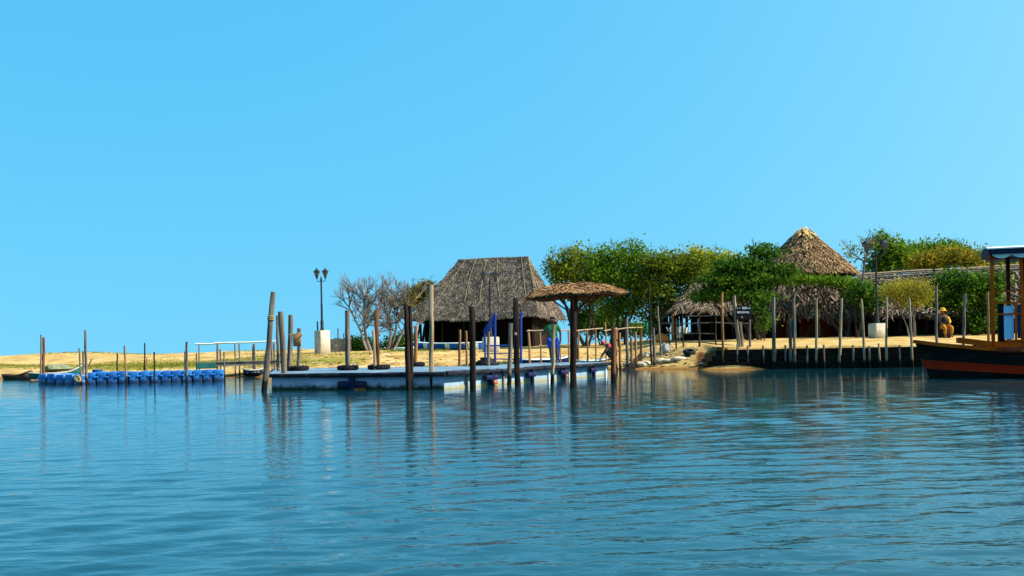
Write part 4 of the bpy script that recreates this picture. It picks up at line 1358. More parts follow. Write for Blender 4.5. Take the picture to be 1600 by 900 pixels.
# bare trees left of the hut
def bare_tree(label, px, d, stems, h, seed, extra=None):
    random.seed(seed)
    b = Gp(px, d)
    t = thing('bare_tree', label, 'tree', b, 'bare trees left of the big hut')
    mb = MB()
    for (dx, tx, tz, r) in stems:
        st = b + Vector((dx * d / F, random.uniform(-.3, .3), -.2))
        e = P(tx, tz, d)
        pts = limb(mb, st, e, r, r * .45, .14, 7, 8)
        for i in (3, 4, 5, 6, 7, 7):
            for _ in range(2):
                dv = Vector((random.uniform(-1, 1), random.uniform(-.7, .7), random.uniform(.15, 1.1)))
                twigs(mb, pts[i], dv, random.uniform(.55, .95), r * .42, 4, .55, .14)
    mb.build('trunk', bark_grey, t)
    if extra:
        C = []
        for (px_, py_, rx, ry, nn_) in extra:
            c = np.array(P(px_, py_, d))
            dr = RNG.normal(size=(nn_, 3)) * np.array([rx, rx * .7, ry]) * d / F * .55
            C.append((c[None] + dr)[:, None, :] + RNG.normal(size=(nn_, 7, 3)) * .16)
        C = np.concatenate([x.reshape(-1, 3) for x in C])
        quads('crown', leaf_quads(C, .12, .5), leaf_olive, t)
    return t
bare_tree('bare grey tree spreading left toward the lamp, no leaves', 580, 64, [(-3, 545, 480, .10), (0, 570, 470, .11), (4, 590, 478, .09)], 4, 3)
bare_tree('bare grey tree with sparse olive leaves beside the big hut left corner', 608, 65, [(-4, 600, 478, .11), (0, 620, 472, .10), (6, 640, 480, .10)], 4, 8,
          [(610, 470, 26, 18, 70), (635, 480, 18, 22, 90), (600, 500, 22, 14, 40)])
random.seed(21)
tree('leafy_tree', 'yellow green tree crown leaning on the left slope of the big thatched roof', 72.5, 655, [(652, 460, 16, 12), (668, 449, 12, 7), (640, 470, 12, 10)], leaf_olive, 2200, .16, bark_dark, 2, GTR, spray=2)
tree('bush', 'bright green bush at the foot of the bare trees, left of the dark reddish post', 66, 565, [(556, 540, 14, 10), (575, 541, 14, 8), (545, 544, 10, 6)], leaf_green, 2000, .15, bark_dark, 2, cat='bush', r0=.03)
tree('bush', 'darker green bush under the leafy bare tree, left of the beached boat', 66, 625, [(615, 538, 12, 8), (632, 536, 14, 10)], leaf_deep, 1800, .15, bark_dark, 2, cat='bush', r0=.03)
# sparse tree by the right lamp
random.seed(5)
b = Gp(1346, 55)
t = thing('bare_tree', 'thin nearly bare tree with few leaves between the conical hut and the right hand lamp', 'tree', b)
mb = MB()
pts = limb(mb, b + Vector((0, 0, -.2)), P(1350, 408, 55), .09, .05, .04)
for tx, ty in ((1328, 392), (1345, 378), (1366, 385), (1330, 402), (1358, 372)):
    q = limb(mb, pts[-1], P(tx, ty, 55), .035, .014, .12, 5, 5)
    for k in range(4):
        twigs(mb, q[random.choice((2, 3, 4))], Vector((random.uniform(-1, 1), random.uniform(-.5, .5), random.uniform(.1, 1))), .4, .014, 2)
mb.build('trunk', bark_grey, t)
C = np.concatenate([np.array(P(px, py, 55))[None] + RNG.normal(size=(60, 3)) * .22 for px, py in ((1325, 385), (1328, 398), (1345, 392), (1362, 382))])
quads('crown', leaf_quads(C, .15, .5), leaf_mixed, t)

# ------------------------------------------------------------------ grey board fence by the left lamp
d = 64
fb = thing('board_fence', 'low weathered grey board fence right of the left lamp pedestal', 'fence', Gp(528, d))
mb = MB()
x0, x1 = P(508, 540, d).x, P(549, 540, d).x
nb = 15
for k in range(nb):
    x = x0 + (x1 - x0) * (k + .5) / nb
    zt = P(528, 529, d).z + random.uniform(-.04, .05)
    zb = gz(x, d) - .1
    mb.box((x, d + random.uniform(-.01, .01), (zt + zb) / 2), ((x1 - x0) / nb * .93, .03, zt - zb))
mb.build('boards', plank_mat, fb, smooth=False)
for px, yt in ((515, 519), (528, 513), (537, 521), (545, 522)):
    p = P(px, yt, d + .07)
    mb = MB(); stick(mb, (p.x, d + .07, gz(p.x, d) - .2), p, .04, 5, .01)
    mb.build('stake', wood_grey, fb)
pole_xy('dark crooked stake standing behind the left lamp pedestal', (497, 545), (496, 502), 2.6, 60, wood_dark, bend=.03)

# ------------------------------------------------------------------ small boats
def skiff(name, label, pa, pb, d0, d1, z0, beam, depth, mats, rise=(.25, .12), stripes=False, thick=.05, group=None):
    """Double ended open boat between two pixel columns; the bow is at pb."""
    a = Vector((P(pa, 550, d0).x, d0, z0 if z0 is not None else 0)); b = Vector((P(pb, 550, d1).x, d1, 0))
    if z0 is None:
        a.z = gz(a.x, a.y) - .04; b.z = gz(b.x, b.y) - .04
    else:
        b.z = z0
    t = thing(name, label, 'boat', (a + b) / 2, group)
    ax_ = b - a; L = ax_.length; e1 = ax_.normalized()
    e2 = Vector((-e1.y, e1.x, 0)).normalized()
    N = 17
    ring = []
    for i in range(N):
        s_ = i / (N - 1)
        w_ = beam / 2 * (1 - abs(2 * s_ - 1) ** 2.6) ** .8 + .02
        shz = depth + rise[0] * max(0, (s_ - .55) / .45) ** 2 + rise[1] * max(0, (.35 - s_) / .35) ** 2
        kz = .75 * rise[0] * max(0, (s_ - .75) / .25) ** 2 + .6 * rise[1] * max(0, (.2 - s_) / .2) ** 2
        c = a + ax_ * s_
        ring.append([c + e2 * (-w_) + Vector((0, 0, shz)), c + e2 * (-w_ * .86) + Vector((0, 0, kz + (shz - kz) * .45)), c + e2 * (-w_ * .45) + Vector((0, 0, kz + .02)), c + Vector((0, 0, kz)),
                     c + e2 * (w_ * .45) + Vector((0, 0, kz + .02)), c + e2 * (w_ * .86) + Vector((0, 0, kz + (shz - kz) * .45)), c + e2 * w_ + Vector((0, 0, shz))])
    mb = MB()
    vs = [p for r in ring for p in r]
    # inner skin
    inner = []
    for i, r in enumerate(ring):
        c = (r[0] + r[6]) / 2
        for k, p in enumerate(r):
            q = c + (p - c) * .93
            q.z = p.z + (.0 if k in (0, 6) else thick)
            inner.append(q)
    fs, n0 = [], len(vs)
    mi = []
    for i in range(N - 1):
        for k in range(6):
            fs.append((i * 7 + k, i * 7 + k + 1, (i + 1) * 7 + k + 1, (i + 1) * 7 + k)); mi.append(1 if stripes and i in (1, 2, 7, 12) else 0)
            fs.append((n0 + i * 7 + k, n0 + (i + 1) * 7 + k, n0 + (i + 1) * 7 + k + 1, n0 + i * 7 + k + 1)); mi.append(0)
        for k in (0, 6):
            fs.append((i * 7 + k, (i + 1) * 7 + k, n0 + (i + 1) * 7 + k, n0 + i * 7 + k)); mi.append(0)
    mb.v = [tuple(v) for v in vs + inner]; mb.f = fs; mb.mi = mi
    mb.build('hull', mats[:2] if stripes else mats[0], t)
    for k in (0, 6):
        mb = MB(); mb.tube([ring[i][k] + Vector((0, 0, .02)) for i in range(N)], .035, 6)
        mb.build('gunwale', mats[1], t)
    for s_ in (.3, .5, .7):
        i = int(s_ * (N - 1))
        mb = MB(); mb.beam(ring[i][0] * .97 + ring[i][6] * .03 + Vector((0, 0, -.07)), ring[i][6] * .97 + ring[i][0] * .03 + Vector((0, 0, -.07)), .2, .03)
        mb.build('thwart', mats[1], t, smooth=False)
    return t
skiff('rowing_boat', 'long bright blue boat with white slanting bands lying on the sand before the big hut', 756, 645, 60, 61, None, 1.3, .42, [boat_blue, boat_white], (.10, .05), True)
skiff('rowing_boat', 'small pale boat on the grass at the left end of the long blue boat', 617, 650, 60, 60.5, None, .8, .2, [boat_white, boat_white], (.05, .05))
skiff('rowing_boat', 'dark blue skiff with pale gunwale lying behind the dock near the man in green', 802, 888, 44.2, 45.0, -.05, 1.2, .60, [boat_navy, boat_white], (.12, .05))
skiff('rowing_boat', 'dark red skiff with pale edge lying behind the dock below the parasol', 892, 948, 45.0, 45.4, -.05, 1.1, .50, [boat_brown, boat_white], (.1, .05))
skiff('canoe', 'long green canoe with raised bow beached behind the blue float dock', 44, 128, 49.5, 50.5, .02, .8, .26, [boat_green, cloth_grey], (.36, .05))
skiff('canoe', 'flat brown canoe lying at the water edge left of the green canoe', 48, 4, 51.3, 52.3, -.05, .8, .24, [boat_brown, boat_brown], (.05, .22))
skiff('rowing_boat', 'small dark boat with pale rim drawn up beneath the plank jetty', 379, 410, 46.6, 46.9, .06, .8, .24, [lip_mat, cloth_grey], (.08, .05))
p = Gp(89, 55)
mb = MB(); mb.blob(p + Vector((0, 0, .12)), (.75, .5, .22), 20, 10, .5, 2.5, sd=3)
tag(mb.build('fishing_net', net_mat, None, loc=p), 'pale green heap of fishing net on the sand behind the green canoe', 'net')
p = Gp(152, 50)
mb = MB(); mb.lathe(p, [(.20, -.05), (.22, .0), (.225, .12), (.235, .14), (.225, .16), (.225, .32), (.235, .34), (.225, .36), (.22, .48), (.19, .50)], 16)
tag(mb.build('barrel', panel_navy, None, loc=p), 'dark barrel on the shore just right of the tallest post of the float dock', 'barrel')
p = Gp(221, 47.4)
mb = MB(); mb.blob(p + Vector((0, 0, .1)), (.2, .2, .25), 14, 8, .5, 2, sd=5)
tag(mb.build('boulder', bark_dark, None, loc=p), 'dark rounded lump on the shore beside the thin dark post behind the blue blocks', 'boulder')
pole_xy('crooked driftwood branch leaning on the dune behind the tallest float dock post', (137, 575), (143, 561), 2.2, 53, wood_red, bend=.05)

# ------------------------------------------------------------------ blue float dock
fd = thing('float_dock', 'long low float dock of bright blue plastic blocks by the left shore', 'dock', P(200, 600, wl(200, 600)))
fd.location.z = 0
def fblock(c, s_, rot, h):
    mb = MB()
    c = Vector(c) + Vector((random.gauss(0, .012), random.gauss(0, .012), random.gauss(0, .014))); rot += random.gauss(0, .025)
    k = s_ / 2
    mb.lathe(c, [(k * .80, -.12), (k * .95, -.06), (k, .02), (k, h * .40), (k * .94, h * .47), (k * .94, h * .53), (k, h * .60), (k, h * .88), (k * .93, h), (k * .5, h + .012), (k * .12, h + .012)], 16, sq=5, rot=rot)
    for q in range(4):
        a = rot + math.pi / 4 + q * math.pi / 2
        mb.lathe(Vector(c) + Vector((math.cos(a) * k * 1.22, math.sin(a) * k * 1.22, h * .52)), [(.055, 0), (.07, .02), (.07, .05), (.05, .07)], 8)
    return mb.build('float_block', block_blue, fd)
a = P(131, 600.6, 41.2); b = P(348, 597, 41.2)
a = Vector((P(133, 600, 40.6).x, 40.6, 0)); b = Vector((P(349, 600, 41.6).x, 41.6, 0))
NB = 13
ang = math.atan2((b - a).y, (b - a).x)
pitch = (b - a).length / NB
for i in range(NB):
    c = a.lerp(b, (i + .5) / NB)
    for r_ in (0, 1):
        fblock(c + Vector((-math.sin(ang), math.cos(ang), 0)) * (pitch * (r_ + .5)), pitch * .95, ang, .46)
c0 = Vector((P(57, 600, 42.4).x, 42.4, 0)); c1 = Vector((P(127, 600, 40.4).x, 40.4, 0))
NB = 5
ang = math.atan2((c1 - c0).y, (c1 - c0).x)
pitch = (c1 - c0).length / NB
for i in range(NB):
    c = c0.lerp(c1, (i + .5) / NB)
    for r_ in (0, 1):
        fblock(c + Vector((-math.sin(ang), math.cos(ang), 0)) * (pitch * (r_ + .5)), pitch * .95, ang, .40)
p = P(121, 593, 40.1)
mb = MB(); mb.torus((p.x, p.y, .25), .10, .045, 14, 7, rot=Matrix.Rotation(math.radians(80), 3, 'X')); mb.torus((p.x + .05, p.y - .03, .2), .08, .04, 14, 7, rot=Matrix.Rotation(math.radians(70), 3, 'X'))
tag(mb.build('mooring_rope', straw, None, loc=(p.x, p.y, .1)), 'yellowish coil of mooring rope hung at the corner of the blue float dock', 'rope')

# ------------------------------------------------------------------ plank jetty
JD0, JD1 = 46.5, 47.5
jt = thing('plank_jetty', 'narrow plank jetty with a pale handrail between the blue float dock and the dock', 'jetty', P(370, 575, 47))
jt.location.z = .3
dj = lambda px: JD0 + (JD1 - JD0) * (px - 305) / 130
for (xa, ya, xb, yb) in ((305, 537.5, 336, 537.5), (334, 536.5, 385, 535), (383, 535, 434, 532.8)):
    mb = MB(); stick(mb, P(xa, ya, dj(xa)), P(xb, yb, dj(xb)), .045, 6, .006); mb.build('handrail', cloth_cream, jt)
for (xb, xt, yt, r) in ((311, 311, 538, .03), (340, 340, 537, .05), (367.5, 367, 537, .035), (374, 373.5, 537, .04), (400, 396.5, 537, .06), (426, 424.5, 535, .04), (345, 344, 546, .04), (307, 307, 552, .035), (430, 428, 536, .05), (396, 395, 542, .035)):
    p = P(xb, 585, dj(xb)); mb = MB(); stick(mb, (p.x, p.y, min(-.2, gz(p.x, p.y) - .2)), P(xt, yt, dj(xt)), r, 6, .01, 7); mb.build('post', wood_grey, jt)
mb = MB()
for k in range(46):
    px = 306 + k * 2.8
    y_ = 567 - (px - 306) * .03
    p = P(px, y_, dj(px))
    mb.box((p.x, p.y + .45, p.z), (.078, 1.1, .05), bev=.008)
mb.beam(P(306, 571, JD0), P(434, 567, JD1), .07, .16); mb.beam(P(306, 570, JD0) + Vector((0, .9, 0)), P(434, 566, JD1) + Vector((0, .9, 0)), .07, .16)
mb.build('walkway', plank_mat, jt, smooth=False)
mb = MB(); a, b = P(308, 571, JD0 - .06), P(338, 570, JD0 + .16); mb.beam(a + Vector((0, 0, -.03)), b + Vector((0, 0, -.03)), .03, .26); mb.build('side_board', boat_green, jt, smooth=False)

# ------------------------------------------------------------------ blue steel frame
d = 42.5
bf = thing('steel_frame', 'bright blue tubular steel frame with a slanting top standing before the dark hut', 'frame', P(785, 565, d))
bf.location.z = gz(bf.location.x, d)
def pipe(name, pts, r=.03, mat=blue_paint):
    mb = MB(); mb.tube(pts, r, 8); return mb.build(name, mat, bf)
g0 = TOP - .1
def at0(px): p = P(px, 566, d); p.z = .35; return p
pipe('leg', [at0(757.5), P(757.5, 519, d)]); pipe('leg', [at0(773.5), P(773.5, 491, d)], .05); pipe('leg', [at0(814), P(814, 491, d)], .05); pipe('leg', [at0(757.5) + Vector((0, .9, 0)), P(757.5, 521, d) + Vector((0, .9, 0))])
mb = MB(); mb.beam(P(756, 520, d), P(775, 490.5, d), .05, .14, bev=.01); mb.build('slanting_rail', blue_paint, bf)
mb = MB(); mb.beam(P(812, 494, d), P(817, 488, d), .05, .12, bev=.01); mb.build('slanting_rail', blue_paint, bf)
pipe('brace', [P(759, 519, d), P(773, 505, d)], .045); pipe('brace', [P(766, 507, d), P(766, 520, d)], .03)
for y in (540.5, 553, 561.5):
    pipe('crossbar', [P(757.5, y, d), P(814, y - 1, d)], .032 if y == 540.5 else .022)

# ------------------------------------------------------------------ beach litter
GS = 'white sandbags at the water edge'
def blobthing(name, label, cat, px, d, rx, ry, rz, mat, group=None, sd=1, lift=.4, amp=.22, fr=1.7, rot=0):
    p = Gp(px, d)
    mb = MB(); mb.blob((0, 0, 0), (rx, ry, rz), 18, 10, amp, fr, sd=sd)
    Mx = Matrix.Rotation(rot, 3, 'Z')
    mb.v = [tuple(Mx @ Vector(v) + p + Vector((0, 0, rz * lift))) for v in mb.v]
    return tag(mb.build(name, mat, None, loc=p), label, cat, group)
blobthing('sandbag', 'long white sandbag at the water edge nearest the dock', 'sandbag', 987, 47.9, .42, .22, .14, bag_mat, GS, 1)
blobthing('sandbag', 'pale creased sandbag just left of the tallest thin pole, lying against the water', 'sandbag', 1005, 47.4, .46, .24, .16, bag_mat, GS, 2, rot=.2)
blobthing('sandbag', 'pale sandbag set back behind the two sandbags left of the tallest thin pole', 'sandbag', 1009, 49.4, .32, .22, .15, bag_mat, GS, 3)
blobthing('sandbag', 'dirty white sandbag with grey side just right of the short pale stake', 'sandbag', 1033, 47.3, .30, .2, .15, bag_mat, GS, 4)
blobthing('sandbag', 'white flattened sandbag in the middle between the short stake and the black half tyre', 'sandbag', 1046, 46.9, .34, .2, .11, bag_mat, GS, 5)
blobthing('sandbag', 'white flattened sandbag touching the black half tyre on its left', 'sandbag', 1061, 46.7, .36, .2, .11, bag_mat, GS, 6, rot=-.1)
blobthing('boulder', 'grey white boulder behind the sandbags and the crooked pole', 'boulder', 1039, 49.0, .26, .26, .30, rock_mat, None, 7, .55, .3)
p = Gp(985, 49.2)
mb = MB(); mb.box(p + Vector((0, 0, .10)), (.42, .22, .12), .3, bev=.02)
tag(mb.build('timber_block', plank_mat, None, loc=p), 'short weathered timber block on the sand behind the long white sandbag', 'block')
p = Gp(1077, 46.9)
mb = MB(); mb.torus(p + Vector((0, 0, .13)), .20, .10, 22, 9, rot=Matrix.Rotation(math.radians(20), 3, 'X')); mb.lathe(p, [(.19, -.1), (.19, .12), (.15, .13)], 16)
tag(mb.build('tyre', rubber, None, loc=p), 'black half buried tyre on the beach right of the sandbags', 'tyre')
def sheet(name, label, cat, pts, d, mat, thick=.02, sag=.06):
    """Hanging cloth from pixel corners tl, tr, br, bl."""
    tl, tr, br_, bl_ = [P(x, y, d) for x, y in pts]
    mb = MB(); N = 9
    vs, fs = [], []
    for lay in (0, 1):
        for j in range(N):
            for i in range(N):
                u, v = i / (N - 1), j / (N - 1)
                q = tl.lerp(tr, u).lerp(bl_.lerp(br_, u), v)
                q.y += .05 * math.sin(u * 9 + v) * (.3 + v) + lay * thick
                q.z -= sag * math.sin(u * math.pi) * (1 - v)
                vs.append(q)
    for lay in (0, 1):
        for j in range(N - 1):
            for i in range(N - 1):
                o = lay * N * N + j * N + i
                f = (o, o + N, o + N + 1, o + 1)
                fs.append(f if lay == 0 else f[::-1])
    mb.add(vs, fs)
    return tag(mb.build(name, mat, None, loc=(tl + br_) / 2), label, cat)
sheet('plastic_sheet', 'grey sheet hung between the posts of the bamboo fence', 'sheet', [(1056, 510), (1066, 508), (1066, 527), (1056, 529)], 49.3, cloth_grey)
sheet('plastic_sheet', 'cream sheet hung on the bamboo fence right of the grey sheet', 'sheet', [(1068.5, 510), (1076.5, 510), (1076, 521), (1069, 521)], 49.2, cloth_cream)
sheet('cloth', 'green cloth hung behind the tallest thin pole on the beach', 'cloth', [(1007, 503), (1014, 502), (1013, 521), (1009, 520)], 48.6, cloth_green)
sheet('cloth', 'small white cloth hung at the left end of the bamboo fence', 'cloth', [(1041, 511), (1050, 510), (1047, 519), (1043, 517)], 49.4, cloth_white)
blobthing('tarpaulin_heap', 'orange tarpaulin heap on the sand behind the bamboo fence', 'tarpaulin', 1034, 57, .42, .3, .30, tarp_orange, None, 9, .6, .35)

# ------------------------------------------------------------------ people
def skin_mesh(name, joints, edges, mat, parent, sub=2, root=0, mat_extra=None):
    me = bpy.data.meshes.new(name)
    names = list(joints)
    ix = {k: i for i, k in enumerate(names)}
    me.from_pydata([joints[k][0] for k in names], [(ix[a], ix[b]) for a, b in edges], [])
    me.materials.append(mat)
    o = bpy.data.objects.new(name, me); COL.objects.link(o)
    if parent is not None:
        o.parent = parent
    md = o.modifiers.new('skin', 'SKIN')
    md.use_smooth_shade = True
    if not me.skin_vertices:
        try:
            me.attributes.new
        except Exception:
            pass
    sv = me.skin_vertices[0].data
    for k in names:
        r = joints[k][1]
        sv[ix[k]].radius = (r, r) if not hasattr(r, '__len__') else r
        sv[ix[k]].use_root = (k == names[root])
    s_ = o.modifiers.new('sub', 'SUBSURF'); s_.levels = sub; s_.render_levels = sub
    return o

def hand(J, Ed, wrist, pre, dirv, side):
    """palm, four unequal bent fingers and a thumb."""
    w = Vector(J[wrist][0]); d = Vector(dirv).normalized(); s_ = Vector(side).normalized()
    n_ = d.cross(s_).normalized()
    pm = w + d * .075
    J[pre + 'palm'] = (tuple(pm), .030); Ed.append((wrist, pre + 'palm'))
    for i, (o, L) in enumerate(((-.030, .07), (-.010, .08), (.010, .075), (.028, .06))):
        a = pm + d * .03 + s_ * o; b = a + d * L * .55; c = b + (d * .6 + n_ * .8).normalized() * L * .45
        for nm, q, r in (('a', a, .010), ('b', b, .009), ('c', c, .008)):
            J[f'{pre}f{i}{nm}'] = (tuple(q), r)
        Ed += [(pre + 'palm', f'{pre}f{i}a'), (f'{pre}f{i}a', f'{pre}f{i}b'), (f'{pre}f{i}b', f'{pre}f{i}c')]
    a = pm - d * .03 - s_ * .035; b = a + (d * .7 - s_ * .6).normalized() * .045
    J[pre + 'ta'] = (tuple(a), .012); J[pre + 'tb'] = (tuple(b), .009)
    Ed += [(pre + 'palm', pre + 'ta'), (pre + 'ta', pre + 'tb')]

def head_parts(t, c, f, r, skin_m, hat=None, hatm=None):
    """Hair or hat, eyes, ears and nose for a head centred at c facing f."""
    c = Vector(c); f = Vector(f).normalized(); s_ = Vector((0, 0, 1)).cross(f).normalized(); u = f.cross(s_)
    mb = MB()
    mb.blob((0, 0, 0), (r * 1.02, r * 1.10, r * .95), 14, 9, .06, 3)
    mb.v = [tuple(c - f * r * .22 + u * r * .32 + s_ * v[0] + f * v[1] * .95 + u * v[2]) for v in mb.v]
    mb.build('hair' if not hat else hat, hatm or hair_mat, t).matrix_parent_inverse = Matrix.Identity(4)
    mb = MB()
    for k in (-1, 1):
        mb.blob(c + f * r * .90 + s_ * k * r * .36 + u * r * .02, (r * .13, r * .10, r * .09), 8, 6, 0)
    mb.build('eyes', paint_white, t).matrix_parent_inverse = Matrix.Identity(4)


# man on the dock
mp_ = P(864.5, 562, 38.2); mp_.z = TOP
man = thing('person', 'man standing on the dock in a green shirt and blue shorts, arms hanging loose', 'person', mp_)
J = {'pelvis': ((0, 0, .94), .125), 'waist': ((0, 0, 1.10), .115), 'chest': ((0, .01, 1.32), .135), 'neck': ((0, 0, 1.475), .055), 'jaw': ((0, -.025, 1.545), .07), 'head': ((0, -.015, 1.63), .095), 'crown': ((0, 0, 1.70), .06),
     'nose': ((0, -.115, 1.60), .014),
     'shl': ((-.17, .0, 1.41), .065), 'ell': ((-.33, .02, 1.17), .046), 'wrl': ((-.41, -.07, .97), .03),
     'shr': ((.17, .0, 1.41), .065), 'elr': ((.29, .04, 1.13), .046), 'wrr': ((.29, -.03, .90), .03),
     'hipl': ((-.10, 0, .90), .105), 'knl': ((-.10, -.04, .50), .062), 'anl': ((-.07, .02, .09), .042), 'tol': ((-.08, -.15, .035), .035),
     'hipr': ((.10, 0, .90), .105), 'knr': ((.13, -.02, .50), .062), 'anr': ((.13, .04, .09), .042), 'tor': ((.15, -.13, .035), .035)}
Ed = [('pelvis', 'waist'), ('waist', 'chest'), ('chest', 'neck'), ('neck', 'jaw'), ('jaw', 'head'), ('head', 'crown'), ('head', 'nose'), ('chest', 'shl'), ('shl', 'ell'), ('ell', 'wrl'), ('chest', 'shr'), ('shr', 'elr'), ('elr', 'wrr'),
      ('pelvis', 'hipl'), ('hipl', 'knl'), ('knl', 'anl'), ('anl', 'tol'), ('pelvis', 'hipr'), ('hipr', 'knr'), ('knr', 'anr'), ('anr', 'tor')]
hand(J, Ed, 'wrl', 'l', (-.1, -.2, -1), (0, 1, 0)); hand(J, Ed, 'wrr', 'r', (0, -.15, -1), (0, -1, 0))
skin_mesh('body', J, Ed, skin, man)
head_parts(man, (0, -.015, 1.63), (0, -1, 0), .098, skin)
for o in man.children:
    pass
Js = {'waist': ((0, 0, 1.10), .15), 'hem': ((0, 0, .93), .155), 'chest': ((0, .01, 1.30), .165), 'col': ((0, 0, 1.45), .075), 'shl': ((-.17, 0, 1.405), .085), 'sll': ((-.27, .015, 1.25), .085), 'shr': ((.17, 0, 1.405), .085), 'slr': ((.245, .03, 1.23), .085)}
skin_mesh('shirt', Js, [('waist', 'hem'), ('waist', 'chest'), ('chest', 'col'), ('chest', 'shl'), ('shl', 'sll'), ('chest', 'shr'), ('shr', 'slr')], shirt_green, man)
Js = {'pel': ((0, 0, .95), .145), 'hipl': ((-.11, 0, .86), .12), 'kl': ((-.12, -.03, .56), .10), 'hipr': ((.11, 0, .86), .12), 'kr': ((.14, -.015, .56), .10)}
skin_mesh('shorts', Js, [('pel', 'hipl'), ('hipl', 'kl'), ('pel', 'hipr'), ('hipr', 'kr')], short_blue, man)
sheet('cloth', 'bright blue cloth hanging over the rail beside the man in the green shirt', 'cloth', [(868, 532), (874.5, 531), (874, 563), (868.5, 564)], 38.75, cloth_blue)

# crouching person in red
rp = P(955, 562, 41.5); rp.z = TOP
red = thing('person', 'person in a pink red shirt crouching low behind the railing at the dock right end', 'person', rp)
rp2 = rp
J = {'pelvis': ((.14, 0, .34), .115), 'waist': ((.08, 0, .47), .11), 'chest': ((-.04, 0, .62), .125), 'neck': ((-.20, -.01, .68), .052), 'jaw': ((-.28, -.03, .665), .065), 'head': ((-.33, -.02, .71), .092), 'crown': ((-.36, 0, .77), .06), 'nose': ((-.43, -.05, .67), .014),
     'shl': ((-.08, -.17, .62), .06), 'ell': ((-.22, -.22, .42), .043), 'wrl': ((-.36, -.16, .24), .03), 'shr': ((-.08, .17, .62), .06), 'elr': ((-.22, .2, .42), .043), 'wrr': ((-.36, .1, .24), .03),
     'hipl': ((.12, -.1, .33), .1), 'knl': ((-.22, -.15, .42), .062), 'anl': ((.02, -.13, .08), .042), 'tol': ((-.15, -.14, .035), .035), 'hipr': ((.12, .1, .33), .1), 'knr': ((-.22, .14, .42), .062), 'anr': ((.02, .12, .08), .042), 'tor': ((-.15, .12, .035), .035)}
hE = [('pelvis', 'waist'), ('waist', 'chest'), ('chest', 'neck'), ('neck', 'jaw'), ('jaw', 'head'), ('head', 'crown'), ('head', 'nose'), ('chest', 'shl'), ('shl', 'ell'), ('ell', 'wrl'), ('chest', 'shr'), ('shr', 'elr'), ('elr', 'wrr'),
      ('pelvis', 'hipl'), ('hipl', 'knl'), ('knl', 'anl'), ('anl', 'tol'), ('pelvis', 'hipr'), ('hipr', 'knr'), ('knr', 'anr'), ('anr', 'tor')]
Ed = list(hE); hand(J, Ed, 'wrl', 'l', (-.6, 0, -1), (0, 1, 0)); hand(J, Ed, 'wrr', 'r', (-.6, 0, -1), (0, 1, 0))
skin_mesh('body', J, Ed, skin_tan, red)
head_parts(red, (-.33, -.02, .71), (-.9, -.3, -.3), .095, skin_tan, 'cap', shirt_red)
Js = {'waist': ((.08, 0, .47), .145), 'hem': ((.14, 0, .36), .15), 'chest': ((-.04, 0, .61), .165), 'col': ((-.17, 0, .68), .075), 'shl': ((-.08, -.17, .61), .085), 'sll': ((-.16, -.20, .50), .08), 'shr': ((-.08, .17, .61), .085), 'slr': ((-.16, .19, .50), .08)}
skin_mesh('shirt', Js, [('waist', 'hem'), ('waist', 'chest'), ('chest', 'col'), ('chest', 'shl'), ('shl', 'sll'), ('chest', 'shr'), ('shr', 'slr')], shirt_red, red)
Js = {'pel': ((.14, 0, .34), .14), 'hipl': ((.10, -.1, .34), .12), 'knl': ((-.22, -.15, .42), .085), 'anl': ((.0, -.13, .14), .065), 'hipr': ((.10, .1, .34), .12), 'knr': ((-.22, .14, .42), .085), 'anr': ((.0, .12, .14), .065)}
skin_mesh('trousers', Js, [('pel', 'hipl'), ('hipl', 'knl'), ('knl', 'anl'), ('pel', 'hipr'), ('hipr', 'knr'), ('knr', 'anr')], trouser_dark, red)

# seated person on the bank
yd = 48.2
yp = Gp(1474, yd)
yel = thing('person', 'person in yellow hat and yellow sleeve seated before the dark bush on the bank', 'person', yp)
J = {'pelvis': ((.08, .05, .52), .12), 'waist': ((.06, .04, .70), .115), 'chest': ((.02, .0, .92), .135), 'neck': ((-.01, -.02, 1.08), .055), 'jaw': ((-.03, -.05, 1.15), .07), 'head': ((-.03, -.04, 1.23), .095), 'crown': ((-.03, -.02, 1.30), .06), 'nose': ((-.06, -.14, 1.20), .014),
     'shl': ((-.16, 0, 1.0), .065), 'ell': ((-.24, -.08, .76), .046), 'wrl': ((-.14, -.26, .66), .03), 'shr': ((.20, 0, 1.0), .065), 'elr': ((.30, -.04, .78), .046), 'wrr': ((.20, -.24, .66), .03),
     'hipl': ((-.03, 0, .50), .105), 'knl': ((-.08, -.38, .50), .065), 'anl': ((-.06, -.34, .09), .042), 'tol': ((-.08, -.5, .035), .035), 'hipr': ((.18, 0, .50), .105), 'knr': ((.26, -.36, .50), .065), 'anr': ((.24, -.32, .09), .042), 'tor': ((.26, -.48, .035), .035)}
Ed = list(hE); hand(J, Ed, 'wrl', 'l', (.3, -1, -.2), (1, .2, 0)); hand(J, Ed, 'wrr', 'r', (-.3, -1, -.2), (-1, .2, 0))
skin_mesh('body', J, Ed, skin_tan, yel)
head_parts(yel, (-.03, -.05, 1.235), (-.2, -1, 0), .10, skin_tan)
mb = MB(); mb.lathe((-.03, -.05, 1.265), [(.19, .0), (.195, .015), (.135, .03), (.13, .09), (.10, .14), (.04, .16), (.003, .163)], 18)
mb.build('hat', yellow_cloth, yel).matrix_parent_inverse = Matrix.Identity(4)
Js = {'waist': ((.06, .04, .70), .145), 'hem': ((.08, .05, .52), .15), 'chest': ((.02, .0, .91), .165), 'col': ((-.01, -.02, 1.06), .075)}
skin_mesh('vest', Js, [('waist', 'hem'), ('waist', 'chest'), ('chest', 'col')], trouser_dark, yel)
Js = {'shr': ((.19, 0, 1.0), .085), 'elr': ((.30, -.04, .78), .075), 'wrr': ((.22, -.19, .69), .055)}
